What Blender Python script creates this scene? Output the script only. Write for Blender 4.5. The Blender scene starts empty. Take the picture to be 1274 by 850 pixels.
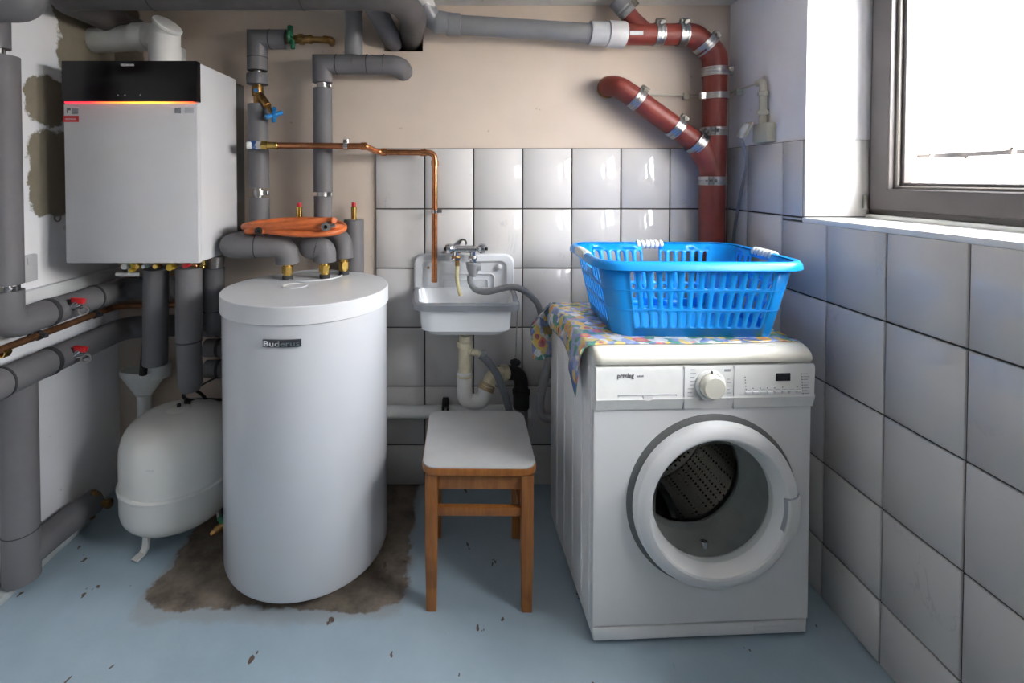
import bpy, bmesh, math, random
from mathutils import Vector, Matrix, Quaternion
random.seed(7)
sc = bpy.context.scene
COL = sc.collection
R = math.radians

# ------------------------------------------------------------------ camera, sky, sun, exposure
FPX, CXP, PITCH, CAMH = 600.0, 571.0, R(1.2), 1.295
CYP = 222 + FPX * math.tan(PITCH)
cam_d = bpy.data.cameras.new('camera'); cam = bpy.data.objects.new('camera', cam_d); COL.objects.link(cam)
cam.location = (0, 0, CAMH); cam.rotation_euler = (R(90) - PITCH, 0, 0)
cam_d.sensor_width = 36; cam_d.lens = FPX / 1274 * 36
cam_d.shift_x = (637 - CXP) / 1274; cam_d.shift_y = -(425 - CYP) / 1274
cam_d.clip_start = .02
sc.camera = cam
world = bpy.data.worlds.new('sky'); sc.world = world; world.use_nodes = True
bgn = world.node_tree.nodes['Background']
bgn.inputs[0].default_value = (.95, .975, 1.0, 1); bgn.inputs[1].default_value = 17.0
sun_d = bpy.data.lights.new('sun', 'SUN'); sun = bpy.data.objects.new('sun', sun_d); COL.objects.link(sun)
sun_d.energy = 60; sun_d.color = (1, .86, .68); sun_d.angle = R(.6)
sun.location = (-4, -1, 6)
sun.rotation_euler = Vector((.72, .22, -.62)).to_track_quat('-Z', 'Y').to_euler()
por_d = bpy.data.lights.new('window_portal', 'AREA'); por = bpy.data.objects.new('window_portal', por_d); COL.objects.link(por)
por_d.shape = 'RECTANGLE'; por_d.size = 1.45; por_d.size_y = .86; por_d.cycles.is_portal = True
por.location = (1.52, .87, 1.58); por.rotation_euler = (0, R(90), 0)   # the local x axis is vertical after this turn
por_d.size, por_d.size_y = .86, 1.45
sc.view_settings.view_transform = 'Standard'; sc.view_settings.look = 'None'
sc.view_settings.gamma = 1; sc.view_settings.use_curve_mapping = False
sc.view_settings.exposure = 1.25
cy = sc.cycles
cy.use_denoising = True; cy.max_bounces = 10; cy.diffuse_bounces = 6; cy.glossy_bounces = 4
cy.transparent_max_bounces = 12; cy.sample_clamp_indirect = 25; cy.caustics_reflective = False; cy.caustics_refractive = False

# ------------------------------------------------------------------ helpers
def ray(x, y):
    r = (x - CXP) / FPX; u = -(y - CYP) / FPX
    return Vector((r, math.cos(PITCH) + u * math.sin(PITCH), -math.sin(PITCH) + u * math.cos(PITCH)))
def P(x, y, d): v = ray(x, y); return v * (d / v.y) + Vector((0, 0, CAMH))      # point at depth d
def PX(x, y, X): v = ray(x, y); return v * (X / v.x) + Vector((0, 0, CAMH))
def PZ(x, y, z): v = ray(x, y); return v * ((z - CAMH) / v.z) + Vector((0, 0, CAMH))
V = Vector
OFF = {}

def join(*gs):
    vs, fs = [], []
    for v, f in gs:
        n = len(vs); vs += list(v); fs += [tuple(i + n for i in q) for q in f]
    return vs, fs
def xf(g, M): return [M @ V(v) for v in g[0]], g[1]
def frame(axis, up=None):
    a = V(axis).normalized()
    u = V(up) if up else (V((0, 0, 1)) if abs(a.z) < .9 else V((1, 0, 0)))
    s = u.cross(a).normalized(); t = a.cross(s)
    return s, t, a
def box(x0, x1, y0, y1, z0, z1):
    v = [(x, y, z) for x in (x0, x1) for y in (y0, y1) for z in (z0, z1)]
    return v, [(0, 1, 3, 2), (4, 6, 7, 5), (0, 4, 5, 1), (2, 3, 7, 6), (0, 2, 6, 4), (1, 5, 7, 3)]
def rbox(x0, x1, y0, y1, z0, z1, b=.004, n=2):
    bm = bmesh.new(); v, f = box(x0, x1, y0, y1, z0, z1)
    bv = [bm.verts.new(p) for p in v]
    for q in f: bm.faces.new([bv[i] for i in q])
    bmesh.ops.bevel(bm, geom=list(bm.edges), offset=b, segments=n, profile=.5, affect='EDGES')
    bm.verts.ensure_lookup_table(); bm.verts.index_update()
    g = [v.co.copy() for v in bm.verts], [tuple(w.index for w in q.verts) for q in bm.faces]
    bm.free(); return g
def fil(pts, r, n=7):
    pts = [V(p) for p in pts]; out = [pts[0]]
    for i in range(1, len(pts) - 1):
        a, b, c = pts[i-1], pts[i], pts[i+1]
        d1 = (a - b); d2 = (c - b); rr = min(r, d1.length * .49, d2.length * .49)
        p, q = b + d1.normalized() * rr, b + d2.normalized() * rr
        for k in range(n + 1):
            t = k / n; out.append((1-t)**2 * p + 2*t*(1-t) * b + t*t * q)
    out.append(pts[-1]); return out
def spline(pts, n=8):
    pts = [V(p) for p in pts]; q = [pts[0]*2 - pts[1]] + pts + [pts[-1]*2 - pts[-2]]; out = []
    for i in range(1, len(q) - 2):
        for k in range(n):
            t = k / n; a, b, c, d = q[i-1], q[i], q[i+1], q[i+2]
            out.append(.5 * ((2*b) + (c-a)*t + (2*a-5*b+4*c-d)*t*t + (3*b-a-3*c+d)*t**3))
    out.append(pts[-1]); return out
def tube(path, r, seg=18, caps=True, closed=False):
    path = [V(p) for p in path]; n = len(path)
    rad = r if isinstance(r, (list, tuple)) else [r] * n
    ds = [(path[(i+1) % n] - path[i]).normalized() for i in range(n if closed else n - 1)]
    s, t, a = frame(ds[0]); vs, fs = [], []
    for i in range(n):
        if closed: d1, d2 = ds[i-1], ds[i]
        else: d1 = ds[max(0, i-1)]; d2 = ds[min(i, n-2)]
        if i > 0 or closed:
            pass
        bis = (d1 + d2).normalized()
        for k in range(seg):
            w = 2 * math.pi * k / seg
            o = (s * math.cos(w) + t * math.sin(w)) * rad[i]
            den = d1.dot(bis)
            o = o - d1 * (o.dot(bis) / den) if den > .2 else o
            vs.append(path[i] + o)
        q = d1.rotation_difference(d2); s = q @ s; t = q @ t
    m = n if closed else n - 1
    for i in range(m):
        j = (i + 1) % n
        for k in range(seg):
            l = (k + 1) % seg
            fs.append((i*seg+k, i*seg+l, j*seg+l, j*seg+k))
    if caps and not closed:
        fs.append(tuple(range(seg))[::-1]); fs.append(tuple(range((n-1)*seg, n*seg)))
    return vs, fs
def lathe(prof, origin=(0, 0, 0), axis=(0, 0, 1), seg=32, a0=0, a1=360, up=None, closed=False):
    s, t, a = frame(axis, up); o = V(origin); vs, fs, rows = [], [], []
    full = abs(a1 - a0) >= 360; m = seg if full else seg + 1
    for r, h in prof:
        if r < 1e-6: vs.append(o + a * h); rows.append([len(vs) - 1] * m)
        else:
            row = []
            for k in range(m):
                w = R(a0 + (a1 - a0) * k / seg)
                vs.append(o + a * h + (s * math.cos(w) + t * math.sin(w)) * r); row.append(len(vs) - 1)
            rows.append(row)
    if closed: rows.append(rows[0])
    for i in range(len(rows) - 1):
        A, B_ = rows[i], rows[i+1]
        for k in range(seg):
            l = (k + 1) % m
            q = [A[k], A[l], B_[l], B_[k]]; u = []
            for z in q:
                if z not in u: u.append(z)
            if len(u) > 2: fs.append(tuple(u))
    if not full and closed:
        for k in (0, m - 1): fs.append(tuple(r_[k] for r_ in rows[:-1]))
    return vs, fs
def cyl(a, b, r, seg=18, b_=0.0):
    a, b = V(a), V(b); L = (b - a).length; e = min(b_, L * .4, r * .6)
    pr = [(0, 0), (r - e, 0), (r, e), (r, L - e), (r - e, L), (0, L)] if e else [(0, 0), (r, 0), (r, L), (0, L)]
    return lathe(pr, a, b - a, seg)
def ring(p, d, r0, r1, w, seg=24):
    return lathe([(r0, -w/2), (r1, -w/2), (r1, w/2), (r0, w/2)], p, d, seg, closed=True)
def ball(p, r, seg=12, sz=1):
    return lathe([(r * math.sin(math.pi * k / 8), -sz * r * math.cos(math.pi * k / 8)) for k in range(9)], p, (0, 0, 1), seg)
def prism(poly, o, ux, uy, dv):
    o, ux, uy, dv = V(o), V(ux), V(uy), V(dv); n = len(poly)
    vs = [o + ux * a + uy * b for a, b in poly]; vs += [v + dv for v in vs]
    return vs, [tuple(range(n))[::-1], tuple(range(n, 2*n))] + [(i, (i+1) % n, n + (i+1) % n, n + i) for i in range(n)]
def rrect(hx, hy, r, n=5, cx=0, cy=0):
    out = []
    for sx, sy, a in ((1, 1, 0), (-1, 1, 90), (-1, -1, 180), (1, -1, 270)):
        for k in range(n + 1):
            w = R(a + 90 * k / n)
            out.append((cx + sx * (hx - r) + r * math.cos(w), cy + sy * (hy - r) + r * math.sin(w)))
    return out
def loft(loops, cap0=True, cap1=True):
    n = len(loops[0]); vs = [V(p) for l in loops for p in l]; fs = []
    for i in range(len(loops) - 1):
        for k in range(n):
            l = (k+1) % n; fs.append((i*n+k, i*n+l, (i+1)*n+l, (i+1)*n+k))
    if cap0: fs.append(tuple(range(n))[::-1])
    if cap1: fs.append(tuple(range((len(loops)-1)*n, len(loops)*n)))
    return vs, fs
def text(body, size, origin, ux, uy, ext=.0006, align='LEFT', sx=1, bold=0):
    c = bpy.data.curves.new('t', 'FONT'); c.body = body; c.size = size; c.align_x = align; c.extrude = ext; c.resolution_u = 2
    c.offset = bold
    o = bpy.data.objects.new('t', c); COL.objects.link(o)
    dg = bpy.context.evaluated_depsgraph_get(); me = bpy.data.meshes.new_from_object(o.evaluated_get(dg))
    ux, uy = V(ux).normalized(), V(uy).normalized(); uz = ux.cross(uy); og = V(origin)
    g = [og + ux * v.co.x * sx + uy * v.co.y + uz * v.co.z for v in me.vertices], [tuple(p.vertices) for p in me.polygons]
    bpy.data.meshes.remove(me); bpy.data.objects.remove(o); bpy.data.curves.remove(c)
    return g

def mesh_of(name, g, mat, smooth=35, off=None, fixn=True):
    me = bpy.data.meshes.new(name)
    vs = [V(v) - off for v in g[0]] if off is not None else [V(v) for v in g[0]]
    me.from_pydata(vs, [], g[1]); me.update()
    if fixn:
        bm = bmesh.new(); bm.from_mesh(me); bmesh.ops.recalc_face_normals(bm, faces=bm.faces); bm.to_mesh(me); bm.free()
    if smooth:
        me.polygons.foreach_set('use_smooth', [True] * len(me.polygons)); me.set_sharp_from_angle(angle=R(smooth))
    for m in (mat if isinstance(mat, (list, tuple)) else [mat]): me.materials.append(m)
    return me
def root(name, label, cat, loc=(0, 0, 0), rz=0, group=None, local=False):
    o = bpy.data.objects.new(name, None); COL.objects.link(o); o.location = loc; o.rotation_euler = (0, 0, rz)
    o.empty_display_size = .05
    o['label'] = label; o['category'] = cat
    if group: o['group'] = group
    OFF[o.name] = V((0, 0, 0)) if local else V(loc)
    return o
def part(name, g, mat, parent, smooth=35, label=None, fixn=True):
    off = OFF[parent.name]
    o = bpy.data.objects.new(name, mesh_of(name, g, mat, smooth, off, fixn)); COL.objects.link(o); o.parent = parent
    OFF[o.name] = off
    if label: o['label'] = label
    return o
def thing(name, g, mat, label, cat, group=None, smooth=35):
    vs = [V(v) for v in g[0]]
    lo = V([min(v[i] for v in vs) for i in range(3)]); hi = V([max(v[i] for v in vs) for i in range(3)])
    off = V(((lo.x + hi.x) / 2, (lo.y + hi.y) / 2, lo.z))
    o = bpy.data.objects.new(name, mesh_of(name, g, mat, smooth, off)); COL.objects.link(o); o.location = off
    o['label'] = label; o['category'] = cat
    if group: o['group'] = group
    OFF[o.name] = off
    return o
def struct(name, g, mat, parent=None, smooth=0, label=None):
    o = bpy.data.objects.new(name, mesh_of(name, g, mat, smooth)); COL.objects.link(o)
    OFF[o.name] = V((0, 0, 0))
    if parent: o.parent = parent
    else: o['kind'] = 'structure'
    if label: o['label'] = label
    return o

# ------------------------------------------------------------------ materials
def new_mat(name):
    m = bpy.data.materials.new(name); m.use_nodes = True; nt = m.node_tree
    return m, nt, nt.nodes['Principled BSDF']
def N(nt, t, **kw):
    n = nt.nodes.new(t)
    for k, v in kw.items():
        if isinstance(k, str) and hasattr(n, k): setattr(n, k, v)
    return n
def setin(n, **kw):
    for k, v in kw.items(): n.inputs[k].default_value = v
def math_n(nt, op, a, b=None, c=None, clamp=False):
    n = nt.nodes.new('ShaderNodeMath'); n.operation = op; n.use_clamp = clamp
    for i, v in enumerate((a, b, c)):
        if v is None: continue
        if isinstance(v, (int, float)): n.inputs[i].default_value = v
        else: nt.links.new(v, n.inputs[i])
    return n.outputs[0]
def mixc(nt, fac, a, b, mode='MIX'):
    n = nt.nodes.new('ShaderNodeMix'); n.data_type = 'RGBA'; n.blend_type = mode
    for s, v in ((n.inputs[0], fac), (n.inputs[6], a), (n.inputs[7], b)):
        if isinstance(v, (int, float)): s.default_value = v
        elif isinstance(v, tuple): s.default_value = v if len(v) == 4 else v + (1,)
        else: nt.links.new(v, s)
    return n.outputs[2]
def noise(nt, vec, scale, detail=3, rough=.5, dist=0):
    n = nt.nodes.new('ShaderNodeTexNoise'); setin(n, Scale=scale, Detail=detail, Roughness=rough, Distortion=dist)
    if vec is not None: nt.links.new(vec, n.inputs['Vector'])
    return n.outputs['Fac']
def ramp(nt, fac, lo, hi):   # smooth step between lo and hi
    n = nt.nodes.new('ShaderNodeMapRange'); n.interpolation_type = 'SMOOTHSTEP'
    setin(n, **{'From Min': lo, 'From Max': hi}); nt.links.new(fac, n.inputs['Value']); return n.outputs[0]
def bump(nt, b, h, strength=.2, dist=.005):
    n = nt.nodes.new('ShaderNodeBump'); setin(n, Strength=strength, Distance=dist)
    nt.links.new(h, n.inputs['Height']); nt.links.new(n.outputs[0], b.inputs['Normal'])
def objco(nt): return nt.nodes.new('ShaderNodeTexCoord').outputs['Object']
def pm(name, col, rough=.5, metal=0, var=.06, scale=14, bmp=0, bscale=60, coat=0, spec=.5):
    m, nt, b = new_mat(name)
    setin(b, Roughness=rough, Metallic=metal); b.inputs['Specular IOR Level'].default_value = spec
    if coat: setin(b, **{'Coat Weight': coat, 'Coat Roughness': .08})
    co = objco(nt); f = noise(nt, co, scale, 4, .6)
    d = tuple(max(0, c * (1 - var * 2.2)) for c in col)
    nt.links.new(mixc(nt, ramp(nt, f, .35, .7), col, d), b.inputs['Base Color'])
    if bmp: bump(nt, b, noise(nt, co, bscale, 4, .6), bmp, .003)
    return m
M = {}
M['foam'] = pm('grey_foam_insulation', (.150, .145, .150), .62, var=.05, scale=7, bmp=.12, bscale=220)
M['foam_shaded'] = pm('shade_toned_insulation', (.098, .088, .086), .7, var=.12, scale=6, bmp=.1, bscale=150)  # insulation foam darkened in colour to carry the shade under the ceiling
M['foam_dark'] = pm('dark_foam_seam', (.035, .035, .038), .7)
M['pvc_grey'] = pm('grey_drain_plastic', (.20, .20, .21), .38, var=.04)
M['pvc_light'] = pm('pale_grey_sleeve', (.50, .50, .51), .35, var=.03)
M['red'] = pm('red_brown_cast_iron_paint', (.215, .034, .022), .46, var=.12, scale=9, bmp=.06, bscale=90)
M['steel'] = pm('stainless_clamp', (.46, .45, .44), .34, 1, var=.12, scale=30)
M['bolt'] = pm('dull_bolt_steel', (.30, .28, .25), .45, 1, var=.2, scale=40)
M['chrome'] = pm('chrome', (.72, .72, .73), .10, 1, var=.02)
M['brass'] = pm('brass', (.72, .47, .13), .24, 1, var=.12, scale=30)
M['oldbrass'] = pm('tarnished_brass', (.40, .23, .08), .4, 1, var=.25, scale=30)
M['copper'] = pm('copper_tube', (.66, .27, .12), .27, 1, var=.18, scale=16)
M['copper_dull'] = pm('dull_copper_tube', (.46, .22, .11), .42, .85, var=.2, scale=16)
M['white'] = pm('white_enamel', (.80, .80, .80), .28, var=.015, scale=3)
M['white_boiler'] = pm('white_powder_coat', (.62, .62, .635), .45, var=.02, scale=3)
M['white_plastic'] = pm('white_plastic', (.76, .76, .74), .35, var=.03)
M['tank'] = pm('white_tank_sheet', (.60, .61, .64), .16, var=.015, scale=2)
M['lid'] = pm('white_tank_lid', (.66, .67, .69), .42, var=.02, scale=4)
M['vessel'] = pm('cream_white_lacquer', (.72, .71, .67), .24, var=.03, scale=4)
M['cream'] = pm('cream_plastic', (.78, .75, .66), .3, var=.03)
M['beige'] = pm('yellowed_plastic', (.66, .60, .43), .38, var=.1, scale=20)
M['greyrim'] = pm('grey_enamel_rim', (.20, .21, .23), .25, var=.04)
M['ceramic'] = pm('white_sink_enamel', (.74, .75, .77), .16, var=.03, scale=6)
M['black'] = pm('black_plastic', (.012, .012, .013), .35, var=.2)
M['rubber'] = pm('black_rubber', (.02, .02, .02), .7, var=.2)
M['blackgloss'] = pm('black_glass_panel', (.006, .005, .006), .22, var=.1, spec=.3)
M['orange'] = pm('orange_rubber_hose', (.62, .150, .040), .42, var=.10, scale=22, bmp=.05)
M['redcap'] = pm('red_plastic', (.62, .02, .025), .35, var=.1)
M['greencap'] = pm('green_plastic', (.006, .11, .045), .4, var=.15)
M['bluecap'] = pm('blue_plastic', (.02, .22, .55), .4, var=.15)
M['navy'] = pm('dark_blue_plastic', (.02, .07, .22), .4, var=.1)
M['yellow'] = pm('yellow_plastic', (.75, .50, .03), .4, var=.1)
M['bluebasket'] = pm('blue_basket_plastic', (.004, .29, .80), .32, var=.03, scale=5)
M['grip'] = pm('grey_white_grip', (.70, .70, .68), .4, var=.05)
M['hose_grey'] = pm('grey_corrugated_hose', (.27, .275, .285), .48, var=.06)
M['tube_yellow'] = pm('yellowed_clear_tube', (.62, .55, .30), .22, var=.06)
M['gasket'] = pm('grey_rubber_gasket', (.48, .49, .48), .42, var=.07)
M['seal_dark'] = pm('dark_grey_recess', (.16, .165, .165), .5, var=.05)
M['display'] = pm('dark_display', (.02, .02, .025), .15)
M['print'] = pm('grey_print', (.12, .12, .14), .5)
M['printlight'] = pm('light_grey_print', (.42, .43, .48), .5)
M['frame'] = pm('brown_grey_window_frame', (.052, .043, .042), .45, var=.08, scale=6)
M['bead'] = pm('pale_window_bead', (.13, .115, .10), .4, var=.08)
M['sill'] = pm('white_painted_sill', (.84, .84, .82), .5, var=.04, scale=10)
M['boxbeige'] = pm('beige_socket_plastic', (.48, .45, .36), .4, var=.05)
M['laminate'] = pm('white_laminate', (.52, .52, .52), .38, var=.06, scale=5)
M['sticker'] = pm('grey_sticker_print', (.26, .27, .29), .5, var=.2, scale=160)
M['paper'] = pm('pale_sticker', (.66, .66, .66), .5)
M['trunk'] = pm('white_cable_trunking', (.70, .71, .72), .4, var=.03)
M['dirtpad'] = pm('painted_plinth', (.50, .53, .53), .6, var=.12, scale=12)
M['void'] = pm('dark_opening', (.012, .011, .010), .9)
def mk_wood():
    m, nt, b = new_mat('orange_beech_varnish'); co = objco(nt)
    mp = nt.nodes.new('ShaderNodeMapping'); mp.inputs['Scale'].default_value = (60, 60, 5); nt.links.new(co, mp.inputs['Vector'])
    f = noise(nt, mp.outputs[0], 1.2, 5, .6, .6)
    c = mixc(nt, ramp(nt, f, .3, .7), (.36, .135, .030), (.25, .085, .018))
    c = mixc(nt, math_n(nt, 'MULTIPLY', ramp(nt, noise(nt, co, 9, 3), .58, .7), .5), c, (.17, .055, .014))
    nt.links.new(c, b.inputs['Base Color']); setin(b, Roughness=.36); return m
M['wood'] = mk_wood()
def mk_glass(name, tint=(1, 1, 1), f=.08):
    m = bpy.data.materials.new(name); m.use_nodes = True; nt = m.node_tree; nt.nodes.remove(nt.nodes['Principled BSDF'])
    out = nt.nodes['Material Output']; t = nt.nodes.new('ShaderNodeBsdfTransparent'); g = nt.nodes.new('ShaderNodeBsdfGlossy')
    t.inputs[0].default_value = tint + (1,); g.inputs['Roughness'].default_value = .02
    fr = nt.nodes.new('ShaderNodeFresnel'); fr.inputs[0].default_value = 1.45
    ms = nt.nodes.new('ShaderNodeMixShader'); gm = nt.nodes.new('ShaderNodeNewGeometry'); k = math_n(nt, 'MULTIPLY', fr.outputs[0], f / .04, clamp=True)
    nt.links.new(math_n(nt, 'MULTIPLY', k, math_n(nt, 'SUBTRACT', 1, gm.outputs['Backfacing'])), ms.inputs[0])
    nt.links.new(t.outputs[0], ms.inputs[1]); nt.links.new(g.outputs[0], ms.inputs[2]); nt.links.new(ms.outputs[0], out.inputs[0])
    return m
M['pane'] = mk_glass('window_glass', (1, 1, 1), .03)
M['doorglass'] = mk_glass('door_glass', (.82, .84, .83), .05)
def patch(nt, co, a0, a1, c, rad, amp=.35, ns=7, edge=.06, pw=3.0):
    """mask of a ragged blotch: coordinate axes a0,a1 of the wall, centre c, radii rad"""
    sx = nt.nodes.new('ShaderNodeSeparateXYZ'); nt.links.new(co, sx.inputs[0])
    d = [math_n(nt, 'POWER', math_n(nt, 'ABSOLUTE', math_n(nt, 'DIVIDE', math_n(nt, 'SUBTRACT', sx.outputs[a], c[i]), rad[i])), pw) for i, a in enumerate((a0, a1))]
    q = math_n(nt, 'ADD', d[0], d[1])
    q = math_n(nt, 'POWER', q, 1.0 / pw)
    q = math_n(nt, 'ADD', q, math_n(nt, 'MULTIPLY', math_n(nt, 'SUBTRACT', noise(nt, co, ns, 6, .68), .5), amp * 2))
    return math_n(nt, 'SUBTRACT', 1.0, ramp(nt, q, 1 - edge, 1 + edge))
def mk_plaster(name, col, patches=(), pcol=(.185, .160, .115)):
    m, nt, b = new_mat(name); co = objco(nt)
    f = noise(nt, co, 3.5, 5, .6)
    c = mixc(nt, ramp(nt, f, .35, .75), col, tuple(x * .93 for x in col))
    sp = ramp(nt, noise(nt, co, 26, 2, .5), .745, .775)
    c = mixc(nt, math_n(nt, 'MULTIPLY', sp, .35), c, (.22, .17, .13))
    h = math_n(nt, 'MULTIPLY', noise(nt, co, 30, 5, .6), .5)
    for a0, a1, ce, rad, amp, ns, pw in patches:
        k = patch(nt, co, a0, a1, ce, rad, amp, ns, .05, pw)
        pc = mixc(nt, noise(nt, co, 22, 5, .7), pcol, tuple(x * 1.45 for x in pcol))
        c = mixc(nt, k, c, pc); h = math_n(nt, 'SUBTRACT', h, math_n(nt, 'MULTIPLY', k, 1.6))
    nt.links.new(c, b.inputs['Base Color']); setin(b, Roughness=.8); bump(nt, b, h, .35, .004); return m
M['plaster_r'] = mk_plaster('white_plaster', (.80, .78, .80))
M['plaster_b'] = mk_plaster('cream_plaster', (.63, .53, .445), [(0, 2, (-1.42, 1.84), (.10, .19), .32, 12, 3.0)])
M['ceil'] = mk_plaster('ceiling_paint', (.68, .67, .66))
def mk_tile():
    m, nt, b = new_mat('glazed_wall_tile'); co = objco(nt)
    oi = nt.nodes.new('ShaderNodeObjectInfo')
    ad = nt.nodes.new('ShaderNodeVectorMath'); ad.operation = 'ADD'; sm = nt.nodes.new('ShaderNodeVectorMath'); sm.operation = 'SCALE'
    nt.links.new(oi.outputs['Random'], sm.inputs['Scale']); sm.inputs[0].default_value = (9, 7, 11)
    nt.links.new(co, ad.inputs[0]); nt.links.new(sm.outputs[0], ad.inputs[1]); v = ad.outputs[0]
    f = noise(nt, v, 5, 4, .6, 1.2)
    vein = math_n(nt, 'SUBTRACT', 1.0, ramp(nt, math_n(nt, 'ABSOLUTE', math_n(nt, 'SUBTRACT', f, .5)), 0, .012))
    vein = math_n(nt, 'MULTIPLY', vein, ramp(nt, noise(nt, v, 6, 2), .55, .7))
    c = mixc(nt, ramp(nt, noise(nt, v, 3, 3), .3, .7), (.655, .63, .61), (.595, .575, .56))
    c = mixc(nt, math_n(nt, 'MULTIPLY', vein, .40), c, (.36, .36, .40))
    tint = math_n(nt, 'MULTIPLY', oi.outputs['Random'], .12)
    c = mixc(nt, tint, c, (.52, .52, .55))
    nt.links.new(c, b.inputs['Base Color']); setin(b, Roughness=.045); b.inputs['Specular IOR Level'].default_value = .5; return m
M['tile'] = mk_tile()
M['grout'] = pm('brown_grey_grout', (.085, .072, .06), .9, var=.2, scale=20)
def mk_floor():
    m, nt, b = new_mat('blue_painted_concrete'); co = objco(nt)
    f = noise(nt, co, 2.2, 5, .6)
    c = mixc(nt, ramp(nt, f, .3, .7), (.375, .475, .545), (.305, .395, .46))
    # bare concrete left around the tank
    k = patch(nt, co, 0, 1, (-.57, 1.75), (.40, .33), .18, 5, .02, 9.0)
    cc = mixc(nt, ramp(nt, noise(nt, co, 7, 6, .7), .3, .7), (.085, .066, .050), (.25, .205, .16))
    c = mixc(nt, k, c, cc)
    k2 = math_n(nt, 'SUBTRACT', patch(nt, co, 0, 1, (-.57, 1.74), (.415, .36), .16, 4, .03, 9.0), k, clamp=True)
    c = mixc(nt, math_n(nt, 'MULTIPLY', k2, .55), c, (.30, .30, .29))
    # chips and scuffs
    mp = nt.nodes.new('ShaderNodeMapping'); mp.inputs['Scale'].default_value = (1.0, .55, 1); mp.inputs['Rotation'].default_value = (0, 0, .5); nt.links.new(co, mp.inputs['Vector'])
    ch = ramp(nt, noise(nt, mp.outputs[0], 21, 3, .55), .690, .705)
    c = mixc(nt, ch, c, (.10, .065, .045))
    mp2 = nt.nodes.new('ShaderNodeMapping'); mp2.inputs['Scale'].default_value = (1, .25, 1); mp2.inputs['Rotation'].default_value = (0, 0, -.7); nt.links.new(co, mp2.inputs['Vector'])
    scf = math_n(nt, 'MULTIPLY', ramp(nt, noise(nt, mp2.outputs[0], 34, 4, .7), .68, .75), .35)
    c = mixc(nt, scf, c, (.12, .15, .17))
    nt.links.new(c, b.inputs['Base Color'])
    nt.links.new(math_n(nt, 'ADD', math_n(nt, 'MULTIPLY', k, .35), .38), b.inputs['Roughness'])
    bump(nt, b, math_n(nt, 'ADD', noise(nt, co, 14, 4), math_n(nt, 'MULTIPLY', noise(nt, co, 70, 3), .4)), .14, .006); return m
M['floor'] = mk_floor()
# ------------------------------------------------------------------ the room
XL, XR, YB, ZC, YF = -1.435, 1.128, 2.02, 2.014, -1.3
LW = PX(52, 125, XL); LW2 = PX(62, 216, XL); LW3 = PX(112, 48, XL)
M['plaster_l'] = mk_plaster('left_wall_plaster', (.79, .79, .81), [
    (1, 2, (LW.y + .02, LW.z), (.088, .085), .42, 17, 2.2), (1, 2, (LW2.y + .02, LW2.z), (.105, .148), .40, 15, 4.0),
    (1, 2, (1.93, 1.83), (.20, .21), .40, 13, 4.0)])
struct('floor', box(-1.7, 1.5, YF - .1, YB + .12, -.1, 0), M['floor'])
struct('ceiling', box(-1.7, 1.5, YF - .1, YB + .12, ZC, ZC + .1), M['ceil'])
struct('wall_left', box(XL - .12, XL, YF - .1, YB + .12, 0, ZC), M['plaster_l'])
struct('wall_front', box(-1.7, 1.5, YF - .1, YF, 0, ZC), pm('unseen_wall_fill_tone', (.36, .33, .30), .9, var=.2, scale=12))  # unseen wall behind the camera; its tone is made up to control bounced light
h0, h1 = P(478, 64, YB), P(526, 38, YB)          # opening in the back wall for the ceiling pipes
wb = struct('wall_back', join(box(XL, h0.x, YB, YB + .12, 0, ZC), box(h1.x, 1.5, YB, YB + .12, 0, ZC),
     box(h0.x, h1.x, YB, YB + .12, 0, h0.z), box(h0.x, h1.x, YB, YB + .12, h1.z, ZC)), M['plaster_b'])
struct('opening', box(h0.x, h1.x, YB + .115, YB + .13, h0.z, h1.z), M['void'], wb, label='dark square opening cut in the wall')
WY0, WY1, WZ0, WZ1, XO = .16, 1.572, 1.152, 1.99, 1.49
wr = struct('wall_right', join(box(XR, XO, WY1, YB + .12, 0, ZC), box(XR, XO, YF, WY1, 0, WZ0), box(XR, XO, YF, WY0, WZ0, ZC),
     box(XR, XO, WY0, WY1, WZ1, ZC)), M['plaster_r'])
# tiles: bevelled glazed slabs over a recessed grout bed
tile_cache = {}
def tile_mesh(w, h):
    k = (round(w, 4), round(h, 4))
    if k not in tile_cache:
        a, b, t, e = w/2 - .0027, h/2 - .0027, .008, .0018
        loops = [[(-a, 0, -b), (a, 0, -b), (a, 0, b), (-a, 0, b)], [(-a, -t + e, -b), (a, -t + e, -b), (a, -t + e, b), (-a, -t + e, b)],
                 [(-a + e, -t, -b + e), (a - e, -t, -b + e), (a - e, -t, b - e), (-a + e, -t, b - e)]]
        tile_cache[k] = mesh_of('tile', loft(loops), M['tile'], 50)
    return tile_cache[k]
def tile(parent, c, w, h, rz=0):
    o = bpy.data.objects.new('tile', tile_mesh(w, h)); COL.objects.link(o); o.parent = parent
    j = random.uniform(-.0006, .0006)
    o.location = c; o.rotation_euler = (random.uniform(-.0012, .0012), 0, rz + random.uniform(-.0012, .0012)); o.location.y += j if rz == 0 else 0
rows = [0, .171, .4205, .670, .919, 1.168, 1.422]
cols = [-.348 + .2046 * i for i in range(7)] + [1.119]
struct('grout_bed', box(cols[0] + .001, 1.12, 2.0132, YB, 0, rows[-1] - .001), M['grout'], wb)
for i in range(len(cols) - 1):
    for j in range(len(rows) - 1):
        w, h = cols[i+1] - cols[i], rows[j+1] - rows[j]
        tile(wb, ((cols[i] + cols[i+1]) / 2, 2.0165, (rows[j] + rows[j+1]) / 2), w, h)
yl = [2.008, 1.872, 1.667, 1.572, 1.4625] + [1.258 - .2048 * i for i in range(9)]
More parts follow.
